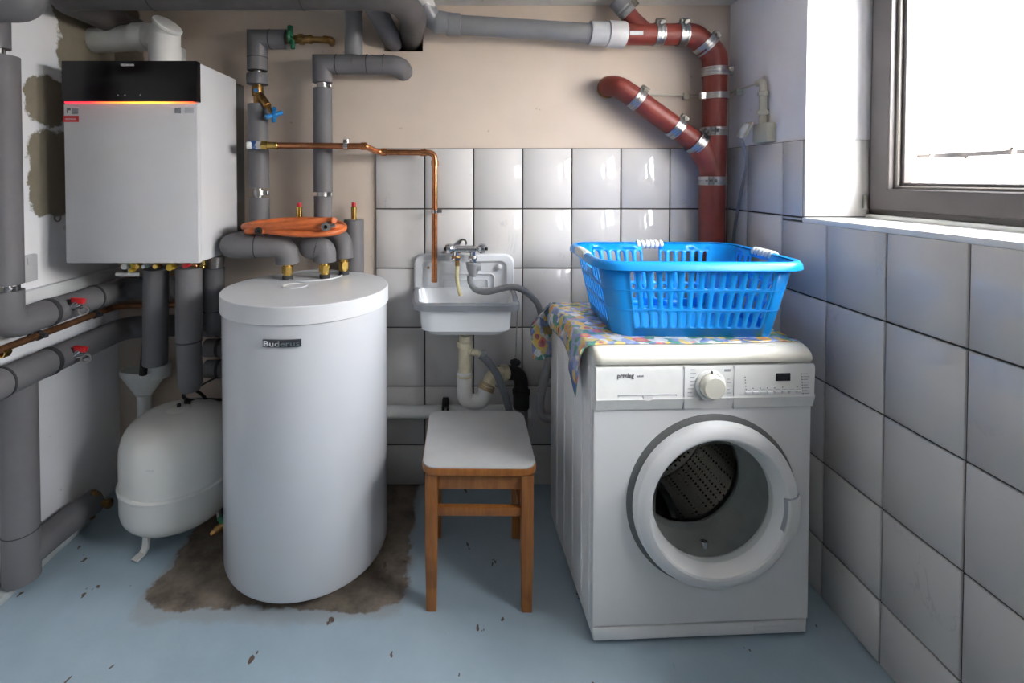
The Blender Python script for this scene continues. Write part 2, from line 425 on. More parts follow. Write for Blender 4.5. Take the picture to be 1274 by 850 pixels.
struct('grout_bed', join(box(1.1232, XR, -.38, 2.01, 0, 1.151), box(1.1232, XR, 1.573, 2.01, 1.15, rows[-1] - .001),
                         box(1.124, 1.33, 1.5665, 1.572, 1.169, rows[-1] - .002)), M['grout'], wr)
for j in range(len(rows) - 1):
    ys = yl if j == 5 else [y for k, y in enumerate(yl) if k != 3]
    for i in range(len(ys) - 1):
        if j == 5 and ys[i] < 1.60: break
        z1 = rows[j+1] if j != 4 else rows[5] - .014
        if j == 4 and ys[i+1] > 1.6: z1 = rows[5]
        tile(wr, (1.1255, (ys[i] + ys[i+1]) / 2, (rows[j] + z1) / 2), ys[i] - ys[i+1], z1 - rows[j], R(-90))
tile(wr, (1.1255, (1.667 + 1.572) / 2, rows[5] - .0065), .095, .012, R(-90))
tile(wr, ((1.119 + 1.332) / 2, 1.5715, (1.169 + 1.422) / 2), .212, .253)
# plinth along the left wall
struct('baseboard_left', rbox(XL, XL + .052, YF, 1.80, 0, .024, .006), M['dirtpad'], smooth=35)

# window: dark frame, two sashes, panes, sill
def frame4(x0, x1, y0, y1, z0, z1, w, wb_=None, wt=None):
    wb_ = w if wb_ is None else wb_; wt = w if wt is None else wt; e = .003
    def L(x, a): return [(x, y0 + a, z0 + a), (x, y1 - a, z0 + a), (x, y1 - a, z1 - a), (x, y0 + a, z1 - a)]
    def I(x, a): return [(x, y0 + w - a, z0 + wb_ - a), (x, y1 - w + a, z0 + wb_ - a), (x, y1 - w + a, z1 - wt + a), (x, y0 + w - a, z1 - wt + a)]
    lp = [L(x1, 0), L(x0 + e, 0), L(x0, e), I(x0, e), I(x0 + e, 0), I(x1, 0)]
    return loft(lp + [lp[0]], False, False)
wn = struct('window_1', frame4(1.335, 1.40, WY0, WY1 - .001, 1.170, WZ1, .055, .055, .04), M['frame'], smooth=35)
struct('sill', rbox(1.1195, 1.40, WY0, WY1, 1.1515, 1.168, .003), M['sill'], wn, 35)
struct('sill_upstand', rbox(1.322, 1.337, WY0, WY1 - .001, 1.168, 1.180, .003), M['sill'], wn, 35)
ymid = (WY0 + WY1) / 2
for a, b in ((ymid + .004, WY1 - .026), (WY0 + .026, ymid - .004)):
    z0, z1 = 1.196, WZ1 - .024
    def fr(x0, x1, o, w): return frame4(x0, x1, a + o, b - o, z0 + o, z1 - o, w)
    sa = struct('sash', fr(1.316, 1.385, 0, .066), M['frame'], wn, 35)
    struct('glazing_bead', fr(1.334, 1.37, .058, .018), M['bead'], sa, 35)
    struct('inner_frame', fr(1.345, 1.372, .072, .014), M['frame'], sa, 35)
    struct('pane', box(1.353, 1.359, a + .07, b - .07, z0 + .07, z1 - .07), M['pane'], sa)
hg = struct('hinge', join(cyl((1.312, WY1 - .018, 1.205), (1.312, WY1 - .018, 1.24), .007), cyl((1.312, WY1 - .018, 1.198), (1.312, WY1 - .018, 1.205), .010)), M['bolt'], wn, 35)

# outside: ground and a sunlit stone wall across a narrow yard
M['stone'] = pm('pale_sunlit_stone', (.62, .58, .53), .9, var=.22, scale=9, bmp=.5, bscale=30)
M['mortar'] = pm('dark_joint_mortar', (.025, .022, .022), .95, var=.3)
struct('ground_outside', box(XO, 3.2, -2.5, 4.5, .86, .90), M['dirtpad'])
ws = struct('wall_outside', box(2.33, 2.5, -1.6, 4.4, .90, 1.655), M['mortar'])
stone_meshes = []
for k in range(4):
    random.seed(k)
    stone_meshes.append([mesh_of('stone', rbox(-.03, .03, -w/2, w/2, -.118, .118, .014, 1), M['stone'], 40) for w in (.33, .41, .49)])
random.seed(3)
for j in range(3):
    y = -1.6 - random.random() * .2; 
    while y < 4.3:
        q = random.randrange(3); w = (.33, .41, .49)[q]
        o = bpy.data.objects.new('stone', stone_meshes[j % 4][q]); COL.objects.link(o); o.parent = ws
        o.location = (2.315 + random.uniform(-.006, .006), y + w/2, 1.02 + j * .256); y += w + .022
# ------------------------------------------------------------------ pipes
def seam(p, d, r, parent, w=.004):
    part('seam', ring(p, d, r * .97, r + .0012, w), M['foam_dark'], parent)
def clampring(p, d, r, parent, w=.022, wall=None, name='pipe_clamp', mat=None):
    d = V(d).normalized(); s, t, a = frame(d)
    g = ring(p, d, r - .001, r + .003, w)
    side = s if abs(s.z) < .9 else t
    g = join(g, rbox(-.008, .008, -.004, .012, -w*.55, w*.55, .002, 1)) if False else g
    q = V(p) + (V((1, 0, 0)) if abs(d.x) < .7 else V((0, 0, 1))) * (r + .006)
    g = join(g, xf(rbox(-.010, .010, -.008, .008, -w*.5, w*.5, .002, 1), Matrix.Translation(q)), cyl(q + V((0, -.016, 0)), q + V((0, .012, 0)), .0045, 10))
    if wall is not None: g = join(g, cyl(p, wall, .005, 10))
    return part(name, g, mat or M['steel'], parent)

# big insulated pipe below the ceiling, turning into the wall opening
zc = 1.907
t = root('insulated_pipe', 'thick dark insulated pipe running along under the ceiling into the wall opening', 'pipe', (-.8, 1.62, zc - .05), group='grey insulated pipes')
e2 = P(511, 50, 2.10)
pa = fil([(-1.34, 2.012, zc), (-1.34, 1.62, zc), (-.215, 1.62, zc), (-.165, 1.80, 1.895), e2], .075)
part('insulation', tube(pa, .050, 24), M['foam_shaded'], t)
seam((-1.02, 1.62, zc), (1, 0, 0), .05, t); seam((-.52, 1.62, zc), (1, 0, 0), .05, t)
t = root('insulated_pipe', 'short insulated pipe dropping from the ceiling into the wall opening', 'pipe', (-.3, 1.8, 1.85), group='grey insulated pipes')
part('insulation', tube(fil([(-.33, 1.72, ZC), (-.325, 1.76, 1.955), P(489, 52, 2.02), P(491, 52, 2.12)], .06), .040, 20), M['foam'], t)

# mitred insulated pipe with drop (beside the boiler, to the tank)
def P3(x, y, d=1.93): return P(x, y, d)
RF = .0385
t = root('insulated_pipe', 'grey insulated pipe with mitred elbow and stub into the plaster wall', 'pipe', P(401, 330, 1.93), group='grey insulated pipes')
c = P(401, 80, 1.93); xv = c.x
z_a, z_b = P(401, 103, 1.93).z, P(401, 110, 1.93).z; z_c, z_d = P(401, 239, 1.93).z, P(401, 244, 1.93).z
part('insulation', tube([(xv, 1.93, z_a), c, (P(440, 80, 1.93).x, 1.93, c.z)], RF, 24), M['foam'], t)
part('insulation', tube(fil([(P(440, 80, 1.93).x + .0005, 1.93, c.z), (P(497, 80, 1.93).x, 1.93, c.z - .004), (P(497, 80, 1.93).x + .006, 2.03, c.z - .01)], .05), RF, 24), M['foam'], t)
part('insulation', tube([(xv, 1.93, z_b), (xv, 1.93, z_c)], RF * .97, 24), M['foam'], t)
part('insulation', tube(fil([(xv, 1.93, z_d), (xv, 1.93, 1.066), (-.452, 1.875, 1.062), (-.448, 1.872, .985)], .045), .036, 24), M['foam'], t)
for z in ((z_a + z_b) / 2, (z_c + z_d) / 2):
    clampring((xv, 1.93, z), (0, 0, 1), .020, t, .016, (xv, 2.02, z)); 
part('bare_pipe', cyl((xv, 1.93, z_a + .01), (xv, 1.93, z_b - .01), .017), M['steel'], t); part('bare_pipe', cyl((xv, 1.93, z_c + .01), (xv, 1.93, z_d - .01), .017), M['steel'], t)
for x in (419, 457, 478): seam(P(x, 80, 1.93), (1, 0, 0), RF, t, .003)
part('drop_pipe', cyl(P(440, 70, 1.93), (P(440, 80, 1.93).x, 1.93, ZC), .036, 24), M['pvc_grey'], t, label='darker smooth pipe dropping from the ceiling')
def tank_fitting(x, y, z0, z1, parent):
    part('fitting', join(cyl((x, y, z0), (x, y, z1 + .02), .0155), lathe([(0, 0), (.021, 0), (.021, .028), (0, .028)], (x, y, z0 + .022), (0, 0, 1), 6)), M['brass'], parent)
    part('fitting_collar', cyl((x, y, z0 - .004), (x, y, z0 + .014), .0195), M['foam_dark'], parent)
TZ = .921
tank_fitting(-.448, 1.872, TZ, .985, t)

t = root('insulated_pipe', 'grey insulated pipe with blue-handled valve and mitred elbow beside the boiler', 'pipe', P(323, 300, 1.93), group='grey insulated pipes')
c = P(320, 49, 1.93); xg = c.x
za = P(320, 88, 1.93).z; zr0, zr1 = P(320, 105, 1.93).z, P(320, 91.5, 1.93).z; zb = P(320, 130, 1.93).z; zd, ze = P(322, 234, 1.93).z, P(322, 246, 1.93).z
part('insulation', tube([(xg, 1.93, za), c, (P(357, 49, 1.93).x, 1.93, c.z)], RF, 24), M['foam'], t)
seam(P(337, 49, 1.93), (1, 0, 0), RF, t, .003); seam((xg, 1.93, P(320, 72, 1.93).z), (0, 0, 1), RF, t, .003)
part('insulation', lathe([(0, 0), (.041, 0), (.042, .008), (.042, zr1 - zr0 - .006), (.038, zr1 - zr0), (0, zr1 - zr0)], (xg, 1.93, zr0), (0, 0, 1), 24), M['foam'], t)
part('bare_pipe', cyl((xg, 1.93, zr1 - .01), (xg, 1.93, za + .01), .016), M['steel'], t)
part('insulation', tube([(xg, 1.93, zb), (xg + .003, 1.93, zd)], RF * 1.02, 24), M['foam'], t)
clampring((xg + .003, 1.93, (zd + ze) / 2), (0, 0, 1), .022, t, .02, (xg, 2.02, (zd + ze) / 2))
part('bare_pipe', cyl((xg, 1.93, ze - .01), (xg, 1.93, zd + .01), .017), M['steel'], t)
part('insulation', tube(fil([(xg + .003, 1.93, ze), (xg + .003, 1.93, 1.060), (-.565, 1.925, 1.055), (-.563, 1.80, 1.040)], .05), .039, 24), M['foam'], t)
zk_ = P(395, 309, 1.80).z
part('insulation', tube(fil([(-.563, 1.90, zk_ + .004), (-.563, 1.80, zk_), (-.503, 1.800, zk_), (-.503, 1.802, .985)], .05), .0415, 24), M['foam'], t)
seam((-.528, 1.80, zk_), (1, 0, -.25), .0405, t, .004)
tank_fitting(-.503, 1.802, TZ, .985, t)
part('vent', join(cyl((P(374, 270, 1.90).x, 1.885, 1.09), (P(374, 270, 1.90).x, 1.885, P(374, 257, 1.885).z), .0115, 14, .002)), M['brass'], t)
part('vent_cap', cyl((P(374, 270, 1.90).x, 1.885, P(374, 257, 1.885).z), (P(374, 270, 1.90).x, 1.885, P(374, 252.5, 1.885).z), .009), M['redcap'], t)
va = V((xg, 1.93, (zr0 + zb) / 2 + .008)); vd = (P(341, 143, 1.885) - va).normalized(); vl = (P(341, 143, 1.885) - va).length
v = part('valve', join(cyl((xg, 1.93, zb - .01), (xg, 1.93, zr0 + .01), .015), lathe([(0, -.02), (.021, -.02), (.023, 0), (.021, .02), (0, .02)], va + V((0, 0, .006)), (0, 0, 1), 16),
     cyl(va, va + vd * (vl * .62), .0155, 14, .002), cyl(va + vd * (vl * .55), va + vd * vl, .0085)), M['oldbrass'], t)
hw = [va + vd * vl]
s_, t_, a_ = frame(vd)
hg_ = [cyl(hw[0] - vd * .006, hw[0] + vd * .012, .012, 14, .002)]
for k in range(4):
    w = k * math.pi / 2 + .5; dv = s_ * math.cos(w) + t_ * math.sin(w)
    hg_.append(tube([hw[0], hw[0] + dv * .034], [.0075, .0095], 10))
part('valve_handle', join(*hg_), M['bluecap'], v)
part('valve_plug', cyl(va + V((.004, -.014, .004)), va + V((.004, -.028, .004)), .0075, 12), M['bluecap'], v)
# green shut-off valve and brass tail into the wall
gx = P(357, 49, 1.93)
v = part('shut_off_valve', join(cyl(gx + V((-.01, 0, 0)), P(386, 49, 1.93), .017, 16, .003), cyl(P(372, 49, 1.93), P(378, 49, 1.93), .022, 6), cyl(P(384, 49, 1.93), P(404, 50, 1.95), .0125),
     lathe([(.017, -.008), (.019, 0), (.017, .008)], P(386, 49, 1.93), (1, 0, 0), 16), tube(fil([P(402, 49, 1.95), P(412, 50, 1.955), P(413, 54, 2.03)], .02), .015, 14)), M['oldbrass'], t)
part('valve_handle', join(cyl(P(359, 46, 1.90), P(363, 46, 1.90), .028, 16, .004), cyl(P(361, 46, 1.89), P(361, 33, 1.90), .011), cyl(P(364, 50, 1.89), P(364.5, 61, 1.89), .0085, 12, .002)), M['greencap'], v)

# collector pipe from the boiler side to the tank lid
t = root('insulated_pipe', 'fat grey insulated pipe bending beside the boiler and branching down to the tank lid', 'pipe', (-.74, 1.74, 1.01), group='grey insulated pipes')
zj = P(310, 307, 1.74).z
part('insulation', tube(fil([(-.838, 2.0, zj), (-.838, 1.745, zj), (-.735, 1.755, zj)], .075), .0435, 24), M['foam'], t)
part('insulation', tube(fil([(-.7345, 1.755, zj), (-.655, 1.762, zj), (-.634, 1.775, zj - .03), (-.634, 1.779, .985)], .03), .0425, 24), M['foam'], t)
seam((-.738, 1.7545, zj), (1, .09, 0), .0425, t, .004)
tank_fitting(-.634, 1.779, TZ, .985, t)
t = root('insulated_pipe', 'upright grey insulated pipe with brass vent behind the tank', 'pipe', (-.432, 1.965, 0), group='grey insulated pipes')
xs = P(440.5, 300, 1.965).x
part('insulation', tube([(xs, 1.965, .0), (xs, 1.965, P(440, 273, 1.965).z)], .040, 24), M['foam'], t)
part('vent', cyl((xs, 1.965, P(440, 274, 1.965).z), (xs, 1.965, P(440, 257, 1.965).z), .0115, 14, .002), M['brass'], t)
part('vent_cap', cyl((xs, 1.965, P(440, 257, 1.965).z), (xs, 1.965, P(440, 252, 1.965).z), .009), M['redcap'], t)

# left side: upper heating run
t = root('insulated_pipe', 'upright grey insulated pipe bending below the white trunking, red-handled valve on its run', 'pipe', (-1.345, 1.43, .81), group='grey insulated pipes')
RA = .045; xa = -1.352
zt0, zt1 = P(8, 70, 1.43).z, P(8, 60, 1.43).z; zk0, zk1 = P(8, 362, 1.43).z, P(8, 354, 1.43).z
part('insulation', tube([(xa, 1.43, zk1), (xa, 1.43, zt0)], RA, 24), M['foam'], t)
part('insulation', tube([(xa - .012, 1.43, zt1), (xa - .012, 1.43, 1.80)], .034, 24), M['foam'], t)
part('bare_pipe', cyl((xa - .008, 1.43, zt0 - .02), (xa - .008, 1.43, zt1 + .02), .018), M['chrome'], t)
part('bare_pipe', cyl((xa, 1.43, zk0 - .02), (xa, 1.43, zk1 + .02), .022), M['chrome'], t)
clampring((xa, 1.43, (zk0 + zk1) / 2), (0, 0, 1), .026, t, .02, (XL, 1.43, (zk0 + zk1) / 2), mat=M['chrome'])
zm = .853
part('insulation', tube(fil([(xa, 1.43, zk0), (xa, 1.43, zm), (xa, 1.62, zm)], .07), RA, 24), M['foam'], t)
part('insulation', tube(fil([(xa, 1.6205, zm), (xa, 1.935, zm), (-1.15, 1.955, zm)], .07), RA * .97, 24), M['foam'], t)
part('strap', ring((xa, 1.575, zm), (0, 1, 0), RA - .002, RA + .0022, .016), M['foam_dark'], t)
part('strap', ring((xa, 1.775, zm), (0, 1, 0), RA - .003, RA + .001, .008), M['foam_dark'], t)
part('insulation', tube(fil([(-1.40, 1.36, 1.785), (-1.225, 1.36, 1.785), (-1.225, 1.38, 1.83), (-1.225, 1.40, ZC)], .05), .052, 24), M['foam'], t)
# lower heating run
t = root('insulated_pipe', 'level grey insulated pipe with red-handled valve, below the dull copper pipe', 'pipe', (-1.345, 1.6, .65), group='grey insulated pipes')
zn = P(50, 452, 1.555).z
part('insulation', tube([(-1.345, 1.20, zn), (-1.345, 1.562, zn)], RA, 24), M['foam'], t)
part('insulation', tube(fil([(-1.345, 1.5625, zn), (-1.345, 1.935, zn), (-1.16, 1.955, zn)], .07), RA * .97, 24), M['foam'], t)
part('strap', ring((-1.345, 1.568, zn), (0, 1, 0), RA - .002, RA + .0022, .016), M['foam_dark'], t)
part('strap', ring((-1.345, 1.405, zn), (0, 1, 0), RA - .002, RA + .0022, .007), M['foam_dark'], t)
def ball_valve(px, py, parent, X):
    q = PX(px, py, X)
    b = part('valve', join(cyl(q + V((-.02, 0, -.02)), q + V((0, 0, -.004)), .009), lathe([(.011, -.0035), (.0165, -.0035), (.0165, .0035), (.011, .0035)], q + V((.016, .004, -.034)), (.5, -1, .1), 18, closed=True),
        cyl(q + V((-.02, .0, -.026)), q + V((.012, .0, -.020)), .007)), M['chrome'], parent)
    part('valve_handle', xf(rbox(-.022, .022, -.008, .008, -.009, .009, .003), Matrix.Translation(q) @ Matrix.Rotation(R(6), 4, 'Y')), M['redcap'], b)
    part('valve_stop', xf(rbox(-.008, .006, -.0085, .0085, -.0095, .0095, .002), Matrix.Translation(q + V((-.022, 0, -.003)))), M['black'], b)
ball_valve(100, 434, t, -1.285)
up = [o for o in bpy.data.objects if o.get('label', '').startswith('upright grey insulated pipe bending')][0]
ball_valve(97, 374, up, -1.285)
# drop at far left, mitred at the floor, with a run back along the plinth
t = root('insulated_pipe', 'thick upright insulated pipe standing on the white plinth with mitred foot', 'pipe', (-1.383, 1.50, .024), group='grey insulated pipes')
part('insulation', tube([(-1.383, 1.50, .66), (-1.383, 1.50, .185)], .048, 24), M['foam'], t)
part('insulation', join(tube([(-1.383, 1.50, .1845), (-1.383, 1.50, .03)], .0485, 24), tube([(-1.383, 1.50, .092), (-1.37, 1.70, .092)], .046, 24)), M['foam'], t)
seam((-1.383, 1.50, .185), (0, 0, 1), .048, t, .003)
part('insulation', tube([(-1.37, 1.7005, .092), (-1.36, 1.775, .092)], .043, 24), M['foam'], t)
q = P(121, 625, 1.765)
v = part('drain_valve', join(tube([(-1.36, 1.77, .10), q + V((0, 0, -.01))], .014), cyl(q + V((0, 0, -.035)), q + V((0, 0, .035)), .013, 14, .003), cyl(q, q + V((.045, 0, -.005)), .012, 14, .003),
     cyl(q + V((.035, 0, -.005)), q + V((.05, 0, -.005)), .017, 6), cyl(q + V((-.004, -.01, .03)), q + V((-.004, -.01, .05)), .009), cyl(q + V((-.012, -.012, -.05)), q + V((-.012, -.012, -.028)), .012, 8)), M['oldbrass'], t)
# thin copper run between the two
t = root('copper_pipe', 'dull thin copper pipe clipped to the wall between two level insulated pipes', 'pipe', (-1.40, 1.6, .755), group='copper pipes')
zk = PX(60, 413, -1.40).z
part('tube', tube(fil([(-1.40, 1.20, zk), (-1.40, 1.97, zk), (-1.12, 1.99, zk)], .04), .0115, 14), M['copper_dull'], t)
for px in (48, 118):
    q = PX(px, 412 if px < 100 else 392, -1.40); q.z = zk
    clampring(q, (0, 1, 0), .0125, t, .014, (XL, q.y, zk), mat=M['foam_dark'])
part('union', lathe([(.012, -.012), (.016, -.012), (.016, .012), (.012, .012)], PX(1, 440, -1.40) + V((0, .01, 0)), (0, 1, 0), 6, closed=True), M['brass'], t)
# white trunking on the left wall
q = PX(60, 357, XL)
t = root('cable_trunking', 'white plastic cable trunking along the plaster wall above the insulated pipes', 'trunking', (XL + .02, 1.5, q.z - .03))
part('channel', rbox(XL, XL + .030, 1.18, 2.02, q.z - .035, q.z + .010, .002), M['trunk'], t)
part('cover', rbox(XL + .0295, XL + .036, 1.18, 2.02, q.z - .022, q.z + .013, .002), M['trunk'], t)
q = PX(31, 334, XL)
t = root('wall_switch', 'narrow grey switch plate on the plaster wall behind the upright pipe', 'switch', (XL, q.y, q.z - .05))
part('plate', rbox(XL, XL + .018, q.y - .02, q.y + .03, q.z - .045, q.z + .045, .004), M['pvc_light'], t)
part('rocker', rbox(XL + .0175, XL + .022, q.y - .012, q.y + .022, q.z + .012, q.z + .036, .002), M['pvc_light'], t)

# drops under the boiler
t = root('insulated_pipe', 'insulated pipe dropping from the boiler towards the drain funnel', 'pipe', P(192, 460, 1.80), group='insulated drops below the boiler')
part('insulation', tube([P(194.5, 334, 1.80), P(193, 452, 1.82)], .0425, 24), M['foam'], t)
part('waste_tube', tube([P(184, 400, 1.86), P(178, 466, 1.88)], .014, 12), M['rubber'], t)
t = root('insulated_pipe', 'longest insulated drop below the boiler ending in black cables', 'pipe', P(235, 486, 1.78), group='insulated drops below the boiler')
z1 = P(235, 424, 1.78)
part('insulation', tube([P(235, 333, 1.78), z1], .0445, 24), M['foam'], t)
part('insulation', tube([z1, P(237, 478, 1.78), P(238, 486, 1.78)], [.042, .042, .030], 24), M['foam'], t)
seam(z1, (0, 0, 1), .0435, t, .005)
t = root('insulated_pipe', 'insulated drop with silver union at the boiler rear beside the tank', 'pipe', (P(266, 400, 1.87).x, 1.87, .35), group='insulated drops below the boiler')
a, b = P(266, 333, 1.87), P(266, 386, 1.87)
part('insulation', tube([a, b], .039, 24), M['foam'], t); part('insulation', tube(fil([b, P(266, 405, 1.87), P(267, 406, 1.94)], .05), .038, 24), M['foam'], t); seam(b, (0, 0, 1), .0385, t, .004)
part('union', join(cyl(a + V((0, 0, -.01)), P(268, 318, 1.87), .033, 24, .003)), M['steel'], t)
for zz, lab in ((408, 'upper'), (433, 'middle'), (459, 'lower')):
    z = P(262, zz, 1.97).z
    t = root('insulated_pipe', lab + ' of three level insulated pipes stacked behind the white tank', 'pipe', (-.8, 1.97, z - .03), group='level pipes behind the tank')
    part('insulation', tube([(-1.04, 1.97, z), (-.6, 1.97, z)], .036, 20), M['foam'], t)
    part('strap', ring((-.985, 1.97, z), (1, 0, 0), .035, .0375, .012), M['foam_dark'], t)
# black cables by the vessel
t = root('cable', 'black cables looping over the expansion vessel behind the tank', 'cable', P(250, 497, 1.85))
part('cord', tube(spline([P(236, 484, 1.78), P(228, 492, 1.80), P(236, 498, 1.83), P(256, 497, 1.88), P(290, 498, 1.90)]), .006, 8), M['rubber'], t)
part('cord', tube(spline([P(240, 484, 1.79), P(250, 490, 1.84), P(262, 500, 1.88), P(292, 505, 1.90)]), .006, 8), M['rubber'], t)
part('cord', tube(spline([P(268, 470, 1.93), P(250, 480, 1.92), P(246, 486, 1.90), P(256, 494, 1.90)]), .004, 8), M['rubber'], t)
part('plug', cyl(P(233, 498, 1.80), P(233, 503, 1.80), .011), M['rubber'], t)
# drain funnel
def flat_y(g, y, k): return [V((v[0], y + (v[1] - y) * k, v[2])) for v in g[0]], g[1]
zf = P(174, 463, 1.92).z; xf_ = P(173, 463, 1.92).x
t = root('drain_funnel', 'white plastic drain funnel fixed in the corner behind the expansion vessel', 'funnel', (xf_, 1.92, .1))
part('cone', flat_y(lathe([(.030, .005), (.088, .085), (.093, .095), (.093, .112), (.088, .112), (.083, .09), (.024, .005)], (xf_, 1.945, zf - .112), (0, 0, 1), 32, closed=True), 1.945, .5), M['white_plastic'], t)
part('rear_collar', lathe([(.030, 0), (.046, 0), (.046, .05), (.030, .05)], (xf_ + .058, 1.955, zf - .03), (0, 0, 1), 24, closed=True), M['white_plastic'], t)
part('spout', cyl((xf_ + .004, 1.945, .10), (xf_ + .004, 1.945, zf - .10), .0265, 20), M['white_plastic'], t)

# thin copper water pipe with knob, across to the sink
t = root('copper_pipe', 'bright copper pipe stepping along the wall and ending over the sink', 'pipe', P(541, 352, 1.955), group='copper pipes')
pp = fil([P(322, 181, 1.86), P(455, 182, 1.86), P(470, 189.5, 1.955), P(541, 190, 1.955), P(540.5, 351, 1.955)], .03)
part('tube', tube(pp, .0122, 16), M['copper'], t)
for a, b in (((449, 182, 1.86), (457, 182, 1.86)), ((474, 189.5, 1.955), (481, 189.5, 1.955)), ((524, 190, 1.955), (530, 190, 1.955))):
    part('solder_collar', ring((P(*a) + P(*b)) / 2, (1, 0, 0), .010, .0150, .022), M['copper'], t)
part('solder_collar', ring(P(541, 203, 1.955), (0, 0, 1), .010, .0150, .022), M['copper'], t)
part('coupling', join(cyl(P(326, 181, 1.86), P(333, 181, 1.86), .018, 6), cyl(P(332, 181, 1.86), P(346, 181.5, 1.86), .0145, 16, .002)), M['brass'], t)
part('nut', cyl(P(319, 181, 1.86), P(326.5, 181, 1.86), .0165, 6), M['pvc_light'], t)
kb = part('valve_body', cyl(P(311, 181, 1.86), P(320, 181, 1.86), .0185, 18, .003), M['navy'], t)
part('knob', cyl(P(306.5, 181, 1.84), P(313, 181, 1.845), .0145, 18, .004), M['white_plastic'], kb)
q = P(430.5, 182, 1.86); clampring(q, (1, 0, 0), .0125, t, .016, (q.x, 2.02, q.z), mat=M['chrome'])
q = P(541, 263, 1.955); clampring(q, (0, 0, 1), .0125, t, .014, (q.x, 2.02, q.z), mat=M['chrome'])

# grey drain pipe to red cast-iron stack
RS = .053; dS = 1.93
t = root('drain_pipe', 'grey plastic drain pipe sloping under the ceiling to the red stack', 'pipe', P(640, 45, 1.90), group='waste water pipes')
A0, A1 = P(556, 30, 1.90), P(737, 41.5, dS)
dd = (A1 - A0).normalized()
part('pipe_length', tube([A0, A1], .038, 28), M['pvc_grey'], t)
part('socket', lathe([(.036, -.02), (.043, -.02), (.045, -.012), (.043, -.004), (.043, .03), (.038, .034)], P(562, 30.3, 1.90), dd, 28), M['pvc_grey'], t)
part('elbow', tube(fil([P(556, 30, 1.90), P(540, 26, 1.885), P(524, 5, 1.84)], .04), .0385, 28), M['pvc_grey'], t)
part('socket', lathe([(.036, 0), (.043, 0), (.045, .01), (.043, .02), (.039, .05), (.036, .052)], P(540, 27, 1.885), dd, 28), M['pvc_grey'], t)
part('pipe_length', tube([P(530, 12, 1.86), P(515, -22, 1.80)], .040, 28), M['pvc_light'], t)
part('sleeve', lathe([(.039, 0), (.046, 0), (.047, .003), (.047, .07), (.053, .072), (.053, .138), (.051, .142), (.04, .142)], P(733, 41, dS), dd, 32), M['pvc_light'], t)

t = root('waste_stack', 'red-brown cast-iron waste stack with steel clamps in the tiled corner', 'pipe', (P(888, 200, dS).x, dS, 0), group='waste water pipes')
def cast(pts, r, fr=.06): return tube(fil(pts, fr), r, 28)
xst = P(889, 150, dS).x
zr = P(800, 43, dS).z
T0 = P(774, 42.5, dS)
part('branch', join(cast([T0, P(814, 43, dS)], .0425), cast([P(808, 43, dS), P(790, 27, dS), P(778, 13, dS)], .031, .02)), M['red'], t)
part('label_strip', box(P(779, 47, dS).x, P(795, 47, dS).x, dS - .0445, dS - .038, P(779, 47.5, dS).z, P(779, 42.5, dS).z), M['paper'], t)
part('pipe_length', cast([P(814, 43, dS), P(848, 43, dS)], .042), M['red'], t)
cA, cB = P(872, 43, dS), P(889, 62, dS)
part('elbow', cast([P(848, 43, dS), P(863, 43.5, dS), P(878, 57, dS)], .0445, .06), M['red'], t)
part('elbow', cast([P(878, 57, dS), P(889, 68, dS), P(889.5, 92, dS)], .0465, .07), M['red'], t)
part('pipe_length', cast([P(889.5, 92, dS), P(888, 166, dS)], .0445), M['red'], t)
bz = P(886, 225, dS)
part('branch', join(cast([P(888, 166, dS), bz], .0475), cast([P(868, 178, dS), P(884, 204, dS), P(886, 212, dS)], .0475, .03)), M['red'], t)
part('pipe_length', cast([bz, (P(886, 300, dS).x, dS, 0)], .0475), M['red'], t)
part('diagonal_length', cast([P(868, 179, dS), P(790, 122, dS)], .041), M['red'], t)
part('elbow', cast([P(792, 123, dS), P(770, 108, dS), P(758, 107, 1.96), P(755, 110, 2.03)], .0415, .05), M['red'], t)
def sml(p, d, r, bd, parent=t):
    d = V(d).normalized(); bd = V(bd); bd = (bd - d * bd.dot(d)).normalized(); sd = d.cross(bd)
    w = .034
    pr = [(r - .001, -w/2), (r + .004, -w/2), (r + .004, -w*.32), (r + .0018, -w*.27), (r + .0018, -w*.08), (r + .0045, -w*.04), (r + .0045, w*.04), (r + .0018, w*.08), (r + .0018, w*.27), (r + .004, w*.32), (r + .004, w/2), (r - .001, w/2)]
    c_ = part('clamp', lathe(pr, p, d, 28), M['steel'], parent)
    q = V(p) + bd * (r + .008)
    def bx_(o, a, b, c): 
        mt = Matrix((sd.to_4d(), d.to_4d(), bd.to_4d(), V((0, 0, 0, 1)))).transposed(); mt[3] = (0, 0, 0, 1)
        for i in range(3): mt[i][3] = (q + o)[i]
        return xf(rbox(-a, a, -b, b, -c, c, .0015, 1), mt)
    part('bolt', join(bx_(sd * .008, .003, w * .48, .010), bx_(sd * -.008, .003, w * .48, .010), cyl(q - sd * .02, q + sd * .018, .004, 8), cyl(q + sd * .014, q + sd * .021, .0075, 6)), M['bolt'], c_)
sml(P(818.5, 43, dS), (1, 0, 0), .042, (0, -.5, 1)); sml(P(848, 43, dS), (1, 0, 0), .043, (0, -.5, 1))
sml(P(878, 56, dS), (1, 0, -.95), .046, (.8, -.3, .9)); sml(P(889.5, 90, dS), (0, 0, 1), .0465, (1, -.4, 0))
sml(P(888, 164, dS), (0, 0, 1), .0465, (-.6, -1, 0)); sml(bz, (0, 0, 1), .0485, (-.6, -1, 0))
dg_ = P(868, 179, dS) - P(790, 122, dS)
sml(P(792, 123.5, dS), dg_, .0415, (.6, -.3, 1)); sml(P(841, 159, dS), dg_, .0415, (.6, -.3, 1)); sml(P(867, 178, dS), dg_, .0475, (.6, -.3, 1))
sml(P(779, 13.5, dS), (1, 0, -1), .033, (.6, -.5, 1))
part('socket_cap', cyl(P(780, 14, dS), P(767, -1, dS), .0365, 24, .004), M['pvc_grey'], t)
